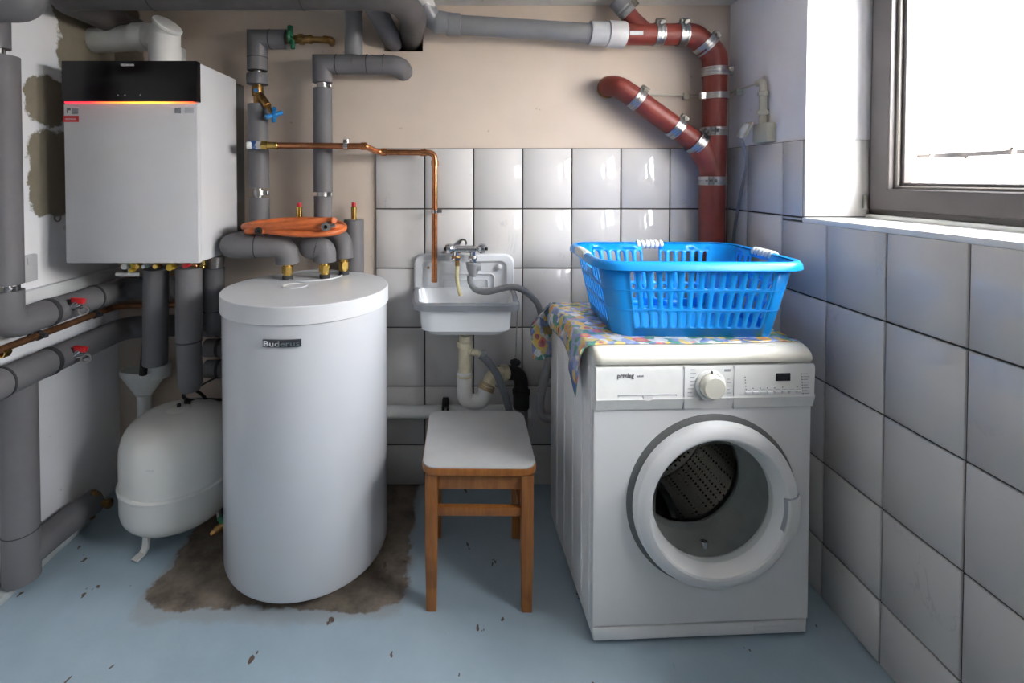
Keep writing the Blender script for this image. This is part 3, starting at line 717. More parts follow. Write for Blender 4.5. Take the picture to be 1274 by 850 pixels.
q = P(890, 120, dS); part('wall_bracket', join(ring(q, (0, 0, 1), .045, .049, .024), cyl(q + V((0, .05, 0)), q + V((0, .1, 0)), .006), rbox(q.x - .066, q.x - .046, dS - .02, dS - .004, q.z - .014, q.z + .014, .002, 1)), M['steel'], t)
q = P(756, 110, 2.0); part('clamp', lathe([(.040, -.012), (.0445, -.012), (.0445, .012), (.040, .012)], P(757, 108.5, 1.985), P(755, 110, 2.03) - P(758, 107, 1.96), 28, closed=True), M['oldbrass'], t)
# ------------------------------------------------------------------ wall-hung boiler
X0, X1, Y0, Y1, Z0, Z1 = -1.336, -.886, 1.635, 1.93, 1.008, 1.690
t = root('wall_boiler', 'white wall-hung gas boiler with black control panel and orange glowing strip', 'boiler', ((X0 + X1) / 2, Y0, Z0))
part('casing', rbox(X0, X1, Y0 + .02, Y1, Z0, Z1, .006, 2), M['white_boiler'], t)
part('rear_frame', box(X0 + .02, X1 - .012, Y1 - .002, YB + .002, Z0 + .02, Z1 - .01), M['seal_dark'], t)
zp = P(160, 128.5, Y0).z
fp = part('front_panel', rbox(X0 - .001, X1 + .001, Y0, Y0 + .024, Z0 - .002, zp, .004, 2), M['white_boiler'], t)
cp = part('control_panel', rbox(X0 - .002, X1 + .002, Y0 - .004, Y0 + .024, zp + .005, Z1 + .001, .002, 2), M['blackgloss'], t)
def mk_strip():
    m, nt, b = new_mat('orange_led_strip'); co = objco(nt); sx = nt.nodes.new('ShaderNodeSeparateXYZ'); nt.links.new(co, sx.inputs[0])
    n = nt.nodes.new('ShaderNodeMapRange'); setin(n, **{'From Min': X0 - (X0 + X1) / 2, 'From Max': X1 - (X0 + X1) / 2}); nt.links.new(sx.outputs[0], n.inputs[0])
    r = nt.nodes.new('ShaderNodeValToRGB'); nt.links.new(n.outputs[0], r.inputs[0])
    e = r.color_ramp.elements; e[0].position = 0; e[0].color = (.55, .01, .03, 1); e[1].position = 1; e[1].color = (.75, .04, .02, 1)
    for p_, c_ in ((.2, (1, .02, .03, 1)), (.42, (1, .16, .02, 1)), (.66, (1, .42, .04, 1)), (.85, (1, .15, .03, 1))):
        k = e.new(p_); k.color = c_
    nt.links.new(r.outputs[0], b.inputs['Emission Color']); b.inputs['Emission Strength'].default_value = 1.6
    b.inputs['Base Color'].default_value = (.3, .05, .02, 1); return m
part('light_strip', rbox(X0 + .004, X1 - .012, Y0 - .003, Y0 + .02, zp + .0005, zp + .0052, .001, 1), mk_strip(), t)
FX, FZ = (1, 0, 0), (0, 0, 1)
q = P(150, 82.3, Y0 - .004)
part('lettering', text('VIESSMANN', .0105, (q.x, Y0 - .0041, q.z), FX, FZ, .0002, sx=.82, bold=.0002), M['paper'], cp)
for px in (146.8, 155.5, 174.5):
    q = P(px, 118.5, Y0 - .004); part('touch_key', rbox(q.x - .002, q.x + .002, Y0 - .0045, Y0 - .0035, q.z - .002, q.z + .002, .0003, 1), M['printlight'], cp)
def stick(x0, y0, x1, y1, mat, name='sticker', lift=.0008, par=None):
    a, b = P(x0, y1, Y0), P(x1, y0, Y0)
    return part(name, box(a.x, b.x, Y0 - lift, Y0 + .001, a.z, b.z), mat, par or fp)
s = stick(82, 133.5, 98.5, 142.5, M['paper'])
stick(83.5, 134.5, 85, 141, M['print'], 'print', .0012, s); stick(85, 134.5, 88, 137.5, M['print'], 'print', .0012, s); stick(89.5, 135, 97.5, 142, M['sticker'], 'print', .0012, s)
s = stick(78.8, 144, 98, 151.8, M['redcap'])
a = P(81, 149.3, Y0); part('lettering', text('VIESSMANN', .0088, (a.x, Y0 - .0010, a.z), FX, FZ, .0002, sx=.80), M['paper'], s)
stick(217.5, 134, 225, 141, M['sticker']); stick(230, 134, 241, 141, pm('silver_sticker', (.50, .51, .52), .4), 'sticker')
for i, (px, py, r, m) in enumerate(((157, 331, .011, 'white_plastic'), (165, 336, .007, 'yellow'), (173, 331, .010, 'brass'), (181, 331, .007, 'white_plastic'), (195.5, 331, .009, 'brass'), (213, 332, .012, 'yellow'), (232, 329.5, .010, 'redcap'), (243.5, 331, .012, 'copper'), (253, 332, .010, 'brass'))):
    q = P(px, py, 1.70 if i < 7 else 1.80)
    part('connection', join(cyl(q, V((q.x, q.y, Z0 + .01)), r * .8, 12), cyl(q + V((0, -.014, 0)), q + V((0, .014, 0)), r, 14, .002)), M[m], t)
a, b = P(145, 341.5, 1.72), P(172, 341.5, 1.72)
part('siphon_bar', join(cyl(a, b, .007, 12), cyl(b + V((-.03, 0, 0)), b + V((-.03, 0, .04)), .006)), M['white_plastic'], t)
# flue
q = P(204, 60, 1.83); zfl = P(150, 45, 1.855).z
t = root('flue_pipe', 'white plastic flue elbow rising from the boiler into the bare patched wall', 'flue', (q.x, 1.83, Z1))
part('riser', lathe([(.058, 0), (.058, .02), (.054, .024), (.054, .16), (.0, .16)], (q.x, 1.835, Z1 - .002), (0, 0, 1), 32), M['white_plastic'], t)
part('flue_run', tube([(q.x, 1.850, zfl), (q.x - .06, 1.86, zfl), (XL - .02, 1.915, zfl)], .050, 28), M['white_plastic'], t)
part('socket', lathe([(.050, -.008), (.054, -.008), (.054, .045), (.050, .045)], (q.x - .12, 1.868, zfl), (1, -.15, 0), 28, closed=True), M['white_plastic'], t)
cd = V((.62, -.25, .74)).normalized(); cc = V((q.x + .004, 1.825, P(205, 40, 1.83).z))
part('inspection_neck', cyl(cc - cd * .06, cc + cd * .022, .046, 28), M['white_plastic'], t)
part('inspection_cap', cyl(cc + cd * .020, cc + cd * .036, .053, 28, .004), M['white_plastic'], t)
a = P(224, 68, 1.99); part('bracket', box(a.x - .006, a.x + .008, 1.985, 2.02, Z1 - .02, a.z + .028), M['paper'], t)

# ------------------------------------------------------------------ hot-water tank
TC, TR = V((-.526, 1.671, 0)), .275
t = root('water_tank', 'tall white cylindrical hot water tank standing on bare concrete', 'water tank', (TC.x, TC.y, 0))
part('shell', lathe([(0, .03), (TR - .03, .03), (TR - .008, .034), (TR - .004, .045), (TR - .004, .863), (TR - .012, .864), (TR - .012, .875), (0, .875)], TC, (0, 0, 1), 96), M['tank'], t)
part('lid', lathe([(TR - .012, .866), (TR + .002, .866), (TR + .002, .9185), (TR + .0005, .9205), (0, .921)], TC, (0, 0, 1), 96), M['lid'], t)
lq = PZ(386, 346, .92)
lid = [o for o in t.children if o.name.startswith('lid')][0]
part('lid_ring', ring(V((lq.x, lq.y + .045, .921)), (0, 0, 1), .105, .111, .006, 48), M['lid'], lid)
lq2 = PZ(364, 358, .92); part('lid_boss', lathe([(0, 0), (.042, 0), (.044, .002), (.042, .004), (.036, .004), (.035, .0015), (0, .001)], (lq2.x, lq2.y + .02, .9205), (0, 0, 1), 40), M['lid'], lid)
for k in range(3):
    w = R(250 + 120 * k); part('foot', cyl(TC + V((math.cos(w) * .22, math.sin(w) * .22, 0)), TC + V((math.cos(w) * .22, math.sin(w) * .22, .032)), .016), M['rubber'], t)
# lettered badge bent round the shell
def bend(g, h):   # flat x -> angle round the tank, measured from the direction facing the camera
    out = []
    base = math.atan2(-TC.y, -TC.x)
    for v in g[0]:
        w = base + v[0] / TR; r = TR - .003 + v[1]
        out.append(V((TC.x + r * math.cos(w), TC.y + r * math.sin(w), h + v[2])))
    return out, g[1]
def tang(px, py):
    d = ray(px, py); d2 = V((d.x, d.y)); p_ = V((0, 0)); c2 = V((TC.x, TC.y)); A = d2.dot(d2); Bq = -2 * d2.dot(c2); Cq = c2.dot(c2) - TR**2
    tt = (-Bq - math.sqrt(Bq*Bq - 4*A*Cq)) / (2*A); h = d2 * tt - c2
    w = math.atan2(h.y, h.x) - math.atan2(-TC.y, -TC.x); return w * TR, CAMH + d.z * tt
u0, zb0 = tang(327, 430); u1, _ = tang(375, 430)
n = 14; pl = ([], [])
bw = .018
strip = ([], [])
for k in range(n + 1):
    x = u0 + (u1 - u0) * k / n; strip[0].extend([(x, 0, -.004), (x, .004, -.004), (x, .004, bw), (x, 0, bw)])
for k in range(n):
    for m in range(4): strip[1].append((k*4 + m, k*4 + (m+1) % 4, (k+1)*4 + (m+1) % 4, (k+1)*4 + m))
bd = part('badge', bend(strip, zb0), pm('dark_badge', (.10, .10, .12), .3, .6), t)
tx = text('Buderus', .0225, (u0 + .002, 0, -.0005), (1, 0, 0), (0, 0, 1), .0012, bold=.0005)
mx = max(v.x for v in tx[0]); k = (u1 - u0 - .004) / (mx - u0)
tx = [V((u0 + .002 + (v.x - u0 - .002) * k, .0052 + v.y * -1 * .5, v.z)) for v in tx[0]], tx[1]
part('lettering', bend(tx, zb0), M['chrome'], bd)
q = P(279, 653, 1.66)
v = part('drain_cock', join(cyl(q + V((.04, 0, .008)), q + V((-.012, -.004, 0)), .012, 14), cyl(q + V((-.004, -.004, 0)), q + V((-.026, -.012, -.012)), .013, 14, .003), cyl(q + V((-.022, -.012, -.010)), q + V((-.036, -.016, -.020)), .010, 6)), M['oldbrass'], t)
part('valve_cap', xf(rbox(-.010, .010, -.008, .008, -.012, .012, .003), Matrix.Translation(q + V((-.006, -.006, .024))) @ Matrix.Rotation(R(-35), 4, 'Y')), M['greencap'], v)

# ------------------------------------------------------------------ expansion vessel
VC, VR = V((-1.035, 1.765, 0)), .187
t = root('expansion_vessel', 'squat cream-white expansion vessel on bent feet beside the tank', 'pressure vessel', (VC.x, VC.y, 0))
def dome(z0, z1, r, n=12, e=3.0):
    return [(r * math.cos(math.pi/2 * k/n) ** (2/e), z0 + (z1 - z0) * math.sin(math.pi/2 * k/n) ** (2/e)) for k in range(n + 1)]
upd = [(VR, .215)] + dome(.30, .445, VR); upd[-1] = (0, .445)
lod = [(VR, .205)] + dome(.15, .052, VR); lod[-1] = (0, .052)
part('upper_shell', lathe(upd, VC, (0, 0, 1), 56), M['vessel'], t)
part('lower_shell', lathe(lod, VC, (0, 0, 1), 56), M['vessel'], t)
part('seam_ring', lathe([(VR - .002, .200), (VR + .006, .203), (VR + .007, .212), (VR + .003, .219), (VR - .002, .221)], VC, (0, 0, 1), 56), M['vessel'], t)
part('cap_plate', lathe([(0, .452), (.03, .450), (.042, .444), (.042, .436)], VC, (0, 0, 1), 28), M['vessel'], t)
part('valve_stub', join(cyl(VC + V((0, 0, .448)), VC + V((0, 0, .462)), .007, 10)), M['rubber'], t)
part('sticker', xf(box(-.012, .012, -.001, .001, -.002, .002), Matrix.Translation(VC + V((.01, -VR - .0005, .325)))), M['paper'], t)
for w in (250, 10, 130):
    d = V((math.cos(R(w)), math.sin(R(w)), 0)); sd = V((-d.y, d.x, 0)); prof = [(.12, .085), (.128, .05), (.132, .02), (.145, .006), (.175, .002), (.178, .007), (.148, .012), (.139, .024), (.136, .055), (.130, .09)]
    part('foot', prism(prof, VC - sd * .013, d, (0, 0, 1), sd * .026), M['vessel'], t)

# ------------------------------------------------------------------ orange hose coil on the pipes
hc = V((P(366, 287, 1.77).x, 1.79, 1.098))
t = root('hose', 'coiled orange rubber hose lying on the grey pipes above the tank', 'hose', hc)
pts = []
nn = 2.35
for k in range(57):
    w = R(205) + 2 * math.pi * nn * k / 56; rr = 1 + .07 * math.sin(w * .43 + 1); kk = k / 56
    pts.append(hc + V((math.cos(w) * .176 * rr, math.sin(w) * .085 * rr, .013 * math.sin(w * 1.43 + .5) + .008 * math.sin(w * .5 - .6) + .022 * kk + .006)))
pts[-1] = pts[-1] + V((.0, -.03, 0))
part('tube', tube(spline(pts, 3), .0118, 12), M['orange'], t)
e0, e1 = P(322, 287.5, 1.70), P(406, 282, 1.70)
st = spline([pts[0], pts[0] + V((.03, -.03, .004)), e0 + V((.03, .05, .0)), e0 + V((0, .0, 0))], 6)
part('tail', tube(st, .0118, 12), M['orange'], t)
part('tail', tube(spline([pts[-1], pts[-1] * .4 + e1 * .6 + V((0, .03, .01)), e1 + V((-.004, .03, .0)), e1], 6), .0118, 12), M['orange'], t)
part('end_cap', ring(e0, (0, 1, 0), .006, .0135, .012), M['rubber'], t); part('bore', cyl(e0 + V((0, -.003, 0)), e0, .0085), M['void'], t)
cpl = part('coupling', join(ring(e1, (0, 1, 0), .007, .016, .024), cyl(e1 + V((.014, 0, 0)), e1 + V((.030, .004, .006)), .007, 10)), M['steel'], t)
part('bore', cyl(e1 + V((0, -.006, 0)), e1, .0085), M['void'], cpl)

# ------------------------------------------------------------------ wall sink
sl, sr = P(515.5, 350, 2.005).x, P(639, 350, 2.005).x; sx_ = (sl + sr) / 2; hw_ = (sr - sl) / 2
zt = P(577, 316.5, 1.99).z
yfr = 1.705; zr_ = P(580, 379, yfr).z; zlow = P(580, 388.5, yfr).z; zbot = P(580, 419, yfr + .03).z
t = root('wall_sink', 'white enamel utility sink with high back and grey front rim on tiled wall', 'sink', (sx_, 2.0, zbot))
# back plate
outer = rrect(hw_, (zt - zr_ + .05) / 2, .035, 6, sx_, (zt + zr_ - .05) / 2)
def insetl(hx, hz, r, y, dz=0): return [(a, y, b) for a, b in rrect(hx, hz, r, 6, sx_, (zt + zr_ - .05) / 2 + dz)]
hz = (zt - zr_ + .05) / 2
part('back_plate', loft([insetl(hw_, hz, .035, 2.009), insetl(hw_, hz, .035, 1.992), insetl(hw_ - .006, hz - .006, .032, 1.984), insetl(hw_ - .030, hz - .026, .026, 1.982), insetl(hw_ - .040, hz - .036, .022, 1.997), insetl(hw_ - .07, hz - .06, .01, 1.997)]), M['ceramic'], t)
a, b = P(545, 358, 1.99), P(615, 341, 1.99)
part('relief_line', tube(fil([(a.x, 1.994, a.z - .03), (a.x, 1.994, b.z), (b.x, 1.994, b.z), (b.x, 1.994, a.z - .03)], .02), .0035, 8), M['ceramic'], t)
a, b = P(552, 358, 1.99), P(607, 348, 1.99)
part('relief_line', tube(fil([(a.x, 1.994, a.z - .03), (a.x, 1.994, b.z), (b.x, 1.994, b.z), (b.x, 1.994, a.z - .03)], .012), .0028, 8), M['ceramic'], t)
# bowl
fl, frr = P(513.8, 384, yfr + .02).x, P(647, 384, yfr + .02).x
def loopz(xl_f, xr_f, xl_b, xr_b, yf, yb, z, r=.05, n=6):
    hx = 1; base = rrect(.5, .5, min(.45, r / (xr_f - xl_f)), n); out = []
    for a, b in base:
        v = b + .5; xl = xl_f * (1 - v) + xl_b * v; xr = xr_f * (1 - v) + xr_b * v
        out.append((xl + (xr - xl) * (a + .5), yf + (yb - yf) * v, z))
    return out
bl, br = P(524, 410, yfr + .03).x, P(636, 410, yfr + .03).x
bw_ = [loopz(bl + .02, br - .02, bl, br, yfr + .05, 1.98, zbot, .05), loopz(bl + .004, br - .004, sl + .02, sr - .02, yfr + .03, 1.985, zbot + .018, .05),
       loopz(bl, br, sl + .012, sr - .012, yfr + .022, 1.988, zlow - .004, .05)]
inn = [loopz(fl + .022, frr - .022, sl + .02, sr - .02, yfr + .024, 1.985, zr_ - .004, .045), loopz(fl + .035, frr - .035, sl + .04, sr - .04, yfr + .05, 1.96, zbot + .05, .05), loopz(fl + .07, frr - .07, sl + .08, sr - .08, yfr + .09, 1.92, zbot + .022, .05)]
part('bowl', loft(bw_ + [loopz(fl + .01, frr - .01, sl + .005, sr - .005, yfr + .012, 1.99, zlow, .045), loopz(fl + .012, frr - .012, sl + .008, sr - .008, yfr + .012, 1.99, zr_ - .003, .045)] + inn), M['ceramic'], t)
rm = loft([loopz(fl + .010, frr - .010, sl, sr, yfr + .010, 1.99, zlow, .045), loopz(fl, frr, sl - .002, sr + .002, yfr, 1.99, zlow + .002, .05), loopz(fl, frr, sl - .002, sr + .002, yfr, 1.99, zr_ - .005, .05),
     loopz(fl + .006, frr - .006, sl + .004, sr - .004, yfr + .006, 1.99, zr_ + .001, .05), loopz(fl + .018, frr - .018, sl + .014, sr - .014, yfr + .018, 1.988, zr_ + .001, .045), loopz(fl + .023, frr - .023, sl + .02, sr - .02, yfr + .024, 1.985, zr_ - .005, .045)], False, False)
rm = rm[0], [f for f in rm[1] if sum(rm[0][k_].y for k_ in f) / len(f) < 1.972]
part('rim', rm, M['greyrim'], t)
part('drain_hole', ring((sx_ - .01, 1.83, zbot + .0225), (0, 0, 1), .012, .028, .004), M['chrome'], t)
q = P(533, 333, 1.993); part('screw', cyl(q + V((0, 0, 0)), q + V((0, -.006, 0)), .0055, 10), M['oldbrass'], t)
q = P(621, 332, 1.993); part('screw_cap', ball(q + V((0, -.004, 0)), .012), M['white_plastic'], t)
# tap
t = root('wall_tap', 'chrome two-handled wall tap over the utility sink', 'tap', P(578, 312, 1.93))
yb_ = 1.935
a, b = P(566, 310, yb_), P(592, 310, yb_)
part('body', cyl(a, b, .0165, 20, .002), M['chrome'], t)
part('wall_union', join(tube([P(575, 309, yb_), P(576, 303, 1.98), P(576, 302, 2.012)], .011, 14), cyl(P(576, 302, 1.998), P(576, 302, 2.009), .017, 20)), M['chrome'], t)
for px, sgn in ((559, -1), (600, 1)):
    q = P(px, 309.5, yb_ - .008)
    h = part('handle', join(lathe([(.007, -.016), (.017, -.014), (.0215, -.005), (.0215, .007), (.016, .016), (0, .019)], q, (sgn, -.35, 0), 16), cyl(q, P(570 if sgn < 0 else 588, 310, yb_), .009, 14)), M['chrome'], t)
    part('handle_stud', cyl(q + V((sgn * .014, -.006, 0)), q + V((sgn * .020, -.009, 0)), .006, 10), M['blackgloss'], h)
for px in (567, 588):
    o = part('outlet', join(cyl(P(px + .3, 309, yb_ - .002), P(px, 322, yb_ - .004), .0115, 16), lathe([(.010, 0), (.019, .003), (.019, .009), (.011, .014)], P(px, 320, yb_ - .004), (0, 0, -1), 16)), M['chrome'], t)
    part('flange', lathe([(0, 0), (.017, 0), (.019, .004), (.012, .01), (.012, .018), (0, .018)], P(px + .5, 318.5, yb_ - .004), (0, 0, -1), 16), M['oldbrass'] if px == 567 else M['steel'], o)
t = root('tube', 'short yellowed plastic tube hanging from the tap over the sink', 'tube', P(573, 367, 1.93))
part('connector', cyl(P(568.5, 321, 1.931), P(569, 331, 1.93), .009, 14), M['oldbrass'], t)
part('hose', tube(spline([P(569, 330, 1.93), P(568.5, 345, 1.93), P(570, 357, 1.928), P(573, 368, 1.922)]), .0078, 12), M['tube_yellow'], t)
# grey supply hose from tap to machine
t = root('supply_hose', 'grey water hose from the tap curving over the sink towards the washing machine', 'hose', P(600, 365, 1.90))
q0, q1 = P(589, 327, 1.93), P(588, 346, 1.925)
part('safety_valve', join(lathe([(0, 0), (.030, 0), (.031, .006), (.028, .012), (.027, .022), (.014, .055), (0, .055)], q0, q1 - q0, 20), rbox(q0.x, q0.x + .03, 1.905, 1.945, q0.z - .028, q0.z - .006, .004)), M['hose_grey'], t)
part('coupling', cyl(P(588, 320, 1.93), q0, .014, 16), M['chrome'], t)
hp = [P(584.5, 343, 1.925), P(586, 353, 1.92), P(593, 361, 1.90), P(607, 363, 1.885), P(623, 359.5, 1.88), P(638, 357, 1.89), P(652, 362, 1.90), P(663, 371, 1.90), P(671, 384, 1.91), P(678, 420, 1.92), P(684, 470, 1.90)]
part('hose', tube(spline(hp), .0125, 14), M['hose_grey'], t)

# trap and waste
t = root('sink_trap', 'yellowed plastic sink trap below the utility sink', 'drain trap', P(590, 500, 1.85))
yt = 1.84
part('tailpiece', cyl(P(579, 417, yt), P(578, 470, yt), .0245, 22), M['beige'], t)
part('nut', lathe([(.026, 0), (.030, .002), (.030, .022), (.026, .024)], P(578.5, 432, yt), (0, 0, 1), 16), M['beige'], t)
part('nut', lathe([(.025, 0), (.031, .002), (.031, .008), (.028, .012)], P(578, 469, yt), (0, 0, 1), 22), M['beige'], t)
part('bend', tube(fil([P(577.5, 462, yt), P(578, 500, yt), P(601, 500, yt), P(606, 481, yt), P(607, 478, yt)], .05), .0285, 22), M['white_plastic'], t)
part('outlet', tube(fil([P(605, 484, yt), P(612, 466, 1.86), P(632, 463, 1.92)], .045), .0245, 22), M['beige'], t)
part('nut', lathe([(.025, -.014), (.031, -.012), (.031, .012), (.025, .014)], P(605.5, 482, yt), P(612, 466, 1.86) - P(605, 484, yt), 16), pm('brown_stained_plastic', (.40, .29, .16), .45), t)
part('outlet_collar', lathe([(.026, 0), (.031, 0), (.031, .03), (.026, .03)], P(622, 464, 1.895), P(632, 463, 1.92) - P(622, 464, 1.895), 22), M['beige'], t)
part('side_inlet', join(cyl(P(579, 437, yt), P(594, 439, yt - .02), .013, 16), cyl(P(583, 436, yt - .01), P(587, 437.5, yt - .015), .0165, 10), cyl(P(592, 438, yt - .02), P(601, 443, yt - .03), .0105, 14)), M['beige'], t)
t = root('waste_hose', 'slate grey waste hose sloping from the sink trap to behind the stool', 'hose', P(625, 500, 1.80))
part('hose', tube(spline([P(598, 442, yt - .03), P(607, 450, 1.80), P(618, 466, 1.79), P(627, 488, 1.79), P(634, 512, 1.80), P(640, 545, 1.83), P(646, 590, 1.88)]), .0145, 14), pm('slate_hose', (.13, .145, .165), .45), t)
part('hose_clip', join(ring(P(600.5, 443.5, yt - .03), P(607, 450, 1.80) - P(598, 442, yt - .03), .0135, .0165, .012), rbox(P(601, 437, 1.80).x - .006, P(601, 437, 1.80).x + .010, 1.79, 1.80, P(601, 439, 1.80).z - .004, P(601, 435, 1.80).z, .001, 1)), M['steel'], t)
t = root('waste_elbow', 'black plastic waste elbow on the wall below the sink', 'pipe', P(648, 510, 1.95))
part('elbow', tube(fil([P(620, 464.5, 1.90), P(648.5, 463, 1.95), P(648.5, 500, 1.95)], .085, 10), .0285, 22), M['rubber'], t)
part('socket', lathe([(.030, 0), (.036, .004), (.036, .02), (.033, .026), (.033, .075), (0, .08)], P(648.5, 484, 1.95), (0, 0, -1), 24), M['rubber'], t)
part('lower_pipe', cyl(P(648.5, 505, 1.95), (P(648.5, 505, 1.95).x, 1.95, 0), .028, 20), M['pvc_grey'], t)
t = root('drain_pipe', 'white horizontal pipe along the tiled wall behind tank and stool', 'pipe', P(560, 520, 1.97), group='waste water pipes')
part('pipe_length', cyl(P(455, 513, 1.975), P(660, 512, 1.975), .0265, 24), M['white_plastic'], t)
q = P(554, 507, 1.955)
part('pipe_clip', join(rbox(q.x - .014, q.x - .006, 1.935, 2.01, q.z - .045, q.z + .012, .002), rbox(q.x + .006, q.x + .014, 1.935, 2.01, q.z - .045, q.z + .012, .002), rbox(q.x - .012, q.x + .012, 1.935, 2.01, q.z + .008, q.z + .018, .002)), M['rubber'], t)
t = root('sink_plug', 'black rubber plug hanging on a bead chain below the sink corner', 'plug', P(641, 452, 1.90))
c0, c1 = P(644, 388, 1.90), P(641, 446, 1.90)
part('bead_chain', join(*[ball(c0.lerp(c1, k / 30), .0032, 6) for k in range(31)]), M['steel'], t)
part('plug', lathe([(0, 0), (.006, 0), (.007, -.008), (.020, -.010), (.022, -.016), (.018, -.024), (0, -.025)], c1, (0, 0, 1), 20), M['rubber'], t)
t = root('drain_hose', 'thick grey corrugated drain hose behind the washing machine', 'hose', P(675, 520, 1.90))
part('hose', tube(spline([P(694, 415, 1.90), P(682, 455, 1.895), P(673, 490, 1.89), P(672, 508, 1.89), P(677, 519, 1.88), P(690, 520, 1.87)]), .0175, 16), M['hose_grey'], t)

# ------------------------------------------------------------------ socket on the right wall
XW = XR - .001
a = PX(955, 166, XW); b0, b1 = PX(948, 176, XW), PX(966, 154, XW)
t = root('wall_socket', 'beige surface socket with conduit on the window-side wall above the tiles', 'socket', (XW, a.y, b0.z))
part('socket_box', rbox(XW - .036, XW + .001, b1.y - .002, b0.y + .002, b0.z - .008, b1.z + .006, .005), M['boxbeige'], t)
part('socket_flap', xf(rbox(-.003, .003, -.034, .034, -.028, .028, .002), Matrix.Translation((XW - .062, b0.y + .004, b0.z + .045)) @ Matrix.Rotation(R(24), 4, 'Y')), M['boxbeige'], t)
c_ = PX(952, 112, XW)
part('conduit', join(cyl((XW - .018, a.y, b1.z), (XW - .018, a.y, c_.z), .0135, 16)), M['boxbeige'], t)
for py in (118, 141): 
    z = PX(952, py, XW).z; part('gland', cyl((XW - .018, a.y, z - .008), (XW - .018, a.y, z + .008), .019, 12, .002), M['boxbeige'], t)
part('elbow', tube(fil([(XW - .018, a.y, c_.z - .005), (XW - .018, a.y, c_.z + .03), (XW - .018, a.y + .035, c_.z + .028)], .02), .0125, 14), M['boxbeige'], t)
e = (XW - .016, a.y + .03, c_.z + .028); e2_ = (XW - .016, 1.985, PX(908, 118, XW).z)
part('cable', tube([e, e2_], .0045, 8), M['boxbeige'], t)
q = PX(923, 115, XW); part('cable_clip', rbox(XW - .026, XW, q.y - .012, q.y + .012, q.z - .012, q.z + .012, .003), M['boxbeige'], t)
q2 = P(853, 120, 2.01)
part('cable', tube(fil([e2_, P(905, 120, 2.005), P(800, 118, 2.008)], .01), .0045, 8), M['boxbeige'], t)
part('cable_clip', rbox(q2.x - .012, q2.x + .012, 1.998, 2.02, q2.z - .014, q2.z + .014, .003), M['boxbeige'], t)
t = root('power_cable', 'grey power cable hanging from the socket down behind the basket', 'cable', (XW - .05, a.y, .8))
pq = V((XW - .07, b0.y - .002, b0.z + .028))
part('plug', tube([pq + V((.015, 0, .03)), pq + V((0, 0, .01)), pq + V((-.008, .002, -.016))], [.016, .015, .006], 12), M['pvc_light'], t)
part('cord', tube(spline([pq + V((-.008, .002, -.014)), PX(929, 200, XW - .045), PX(922, 240, XW - .03), PX(913, 292, XW - .02), PX(910, 360, XW - .02)]), .0055, 8), M['pvc_grey'], t)

q = PX(69, 271, XL)
t = root('wall_hook', 'small dark iron ring hook on the plaster wall below the bare patches', 'hook', q)
part('ring', tube([q + V((.008, math.cos(w * math.pi / 8) * .013, math.sin(w * math.pi / 8) * .013)) for w in range(16)], .0028, 8, closed=True), M['bolt'], t)
part('screw', cyl(q + V((0, 0, .010)), q + V((.012, 0, .012)), .0035, 8), M['bolt'], t)
# ------------------------------------------------------------------ stool
t = root('stool', 'small wooden stool with white laminate seat and orange-brown legs', 'stool', (.062, 1.575, 0), R(-.6), local=True)
HX, HY, SH = .172, .176, .440
part('seat', loft([[(a, b, SH - .001) for a, b in rrect(HX - .003, HY - .003, .040, 7)], [(a, b, SH + .004) for a, b in rrect(HX - .003, HY - .003, .040, 7)], [(a, b, SH + .005) for a, b in rrect(HX - .005, HY - .005, .038, 7)]]), M['laminate'], t)
part('seat_edge', loft([[(a, b, SH - .026) for a, b in rrect(HX - .008, HY - .008, .036, 7)], [(a, b, SH - .018) for a, b in rrect(HX, HY, .042, 7)], [(a, b, SH - .004) for a, b in rrect(HX, HY, .042, 7)], [(a, b, SH) for a, b in rrect(HX - .002, HY - .002, .042, 7)]]), M['wood'], t)
lx, ly, lw = .143, .147, .0185
for sx in (-1, 1):
    for sy in (-1, 1):
        cx, cyy = sx * lx, sy * ly; w0 = .0155
        part('leg', loft([[(cx + a, cyy + b, 0) for a, b in rrect(w0, w0, .004, 2)], [(cx + a, cyy + b, .20) for a, b in rrect(lw, lw, .004, 2)], [(cx + a, cyy + b, SH - .024) for a, b in rrect(lw, lw, .004, 2)]]), M['wood'], t)
for s in (-1, 1):
    part('apron', rbox(-lx + lw, lx - lw, s * ly - .010 - s * .006, s * ly + .010 - s * .006, SH - .075, SH - .025, .002), M['wood'], t)
    part('apron', rbox(s * lx - .010 - s * .006, s * lx + .010 - s * .006, -ly + lw, ly - lw, SH - .075, SH - .025, .002), M['wood'], t)
    part('stretcher', rbox(s * lx - .009, s * lx + .009, -ly + lw, ly - lw, .20, .226, .002), M['wood'], t)
part('stretcher', rbox(-lx + lw, lx - lw, -ly - .008, -ly + .010, .285, .312, .002), M['wood'], t)
part('stretcher', rbox(-lx + lw, lx - lw, ly - .010, ly + .008, .285, .312, .002), M['wood'], t)

# ------------------------------------------------------------------ washing machine (local: x right, y into depth, z up)
W, DP, HT = .617, .50, .826
mloc = PZ(737, 799, .008)
wm = root('washing_machine', 'white front-loading washing machine under the blue laundry basket', 'washing machine', (mloc.x, mloc.y, 0), R(2.5), local=True)
DCX, DCZ, RH = .335, .398, .205
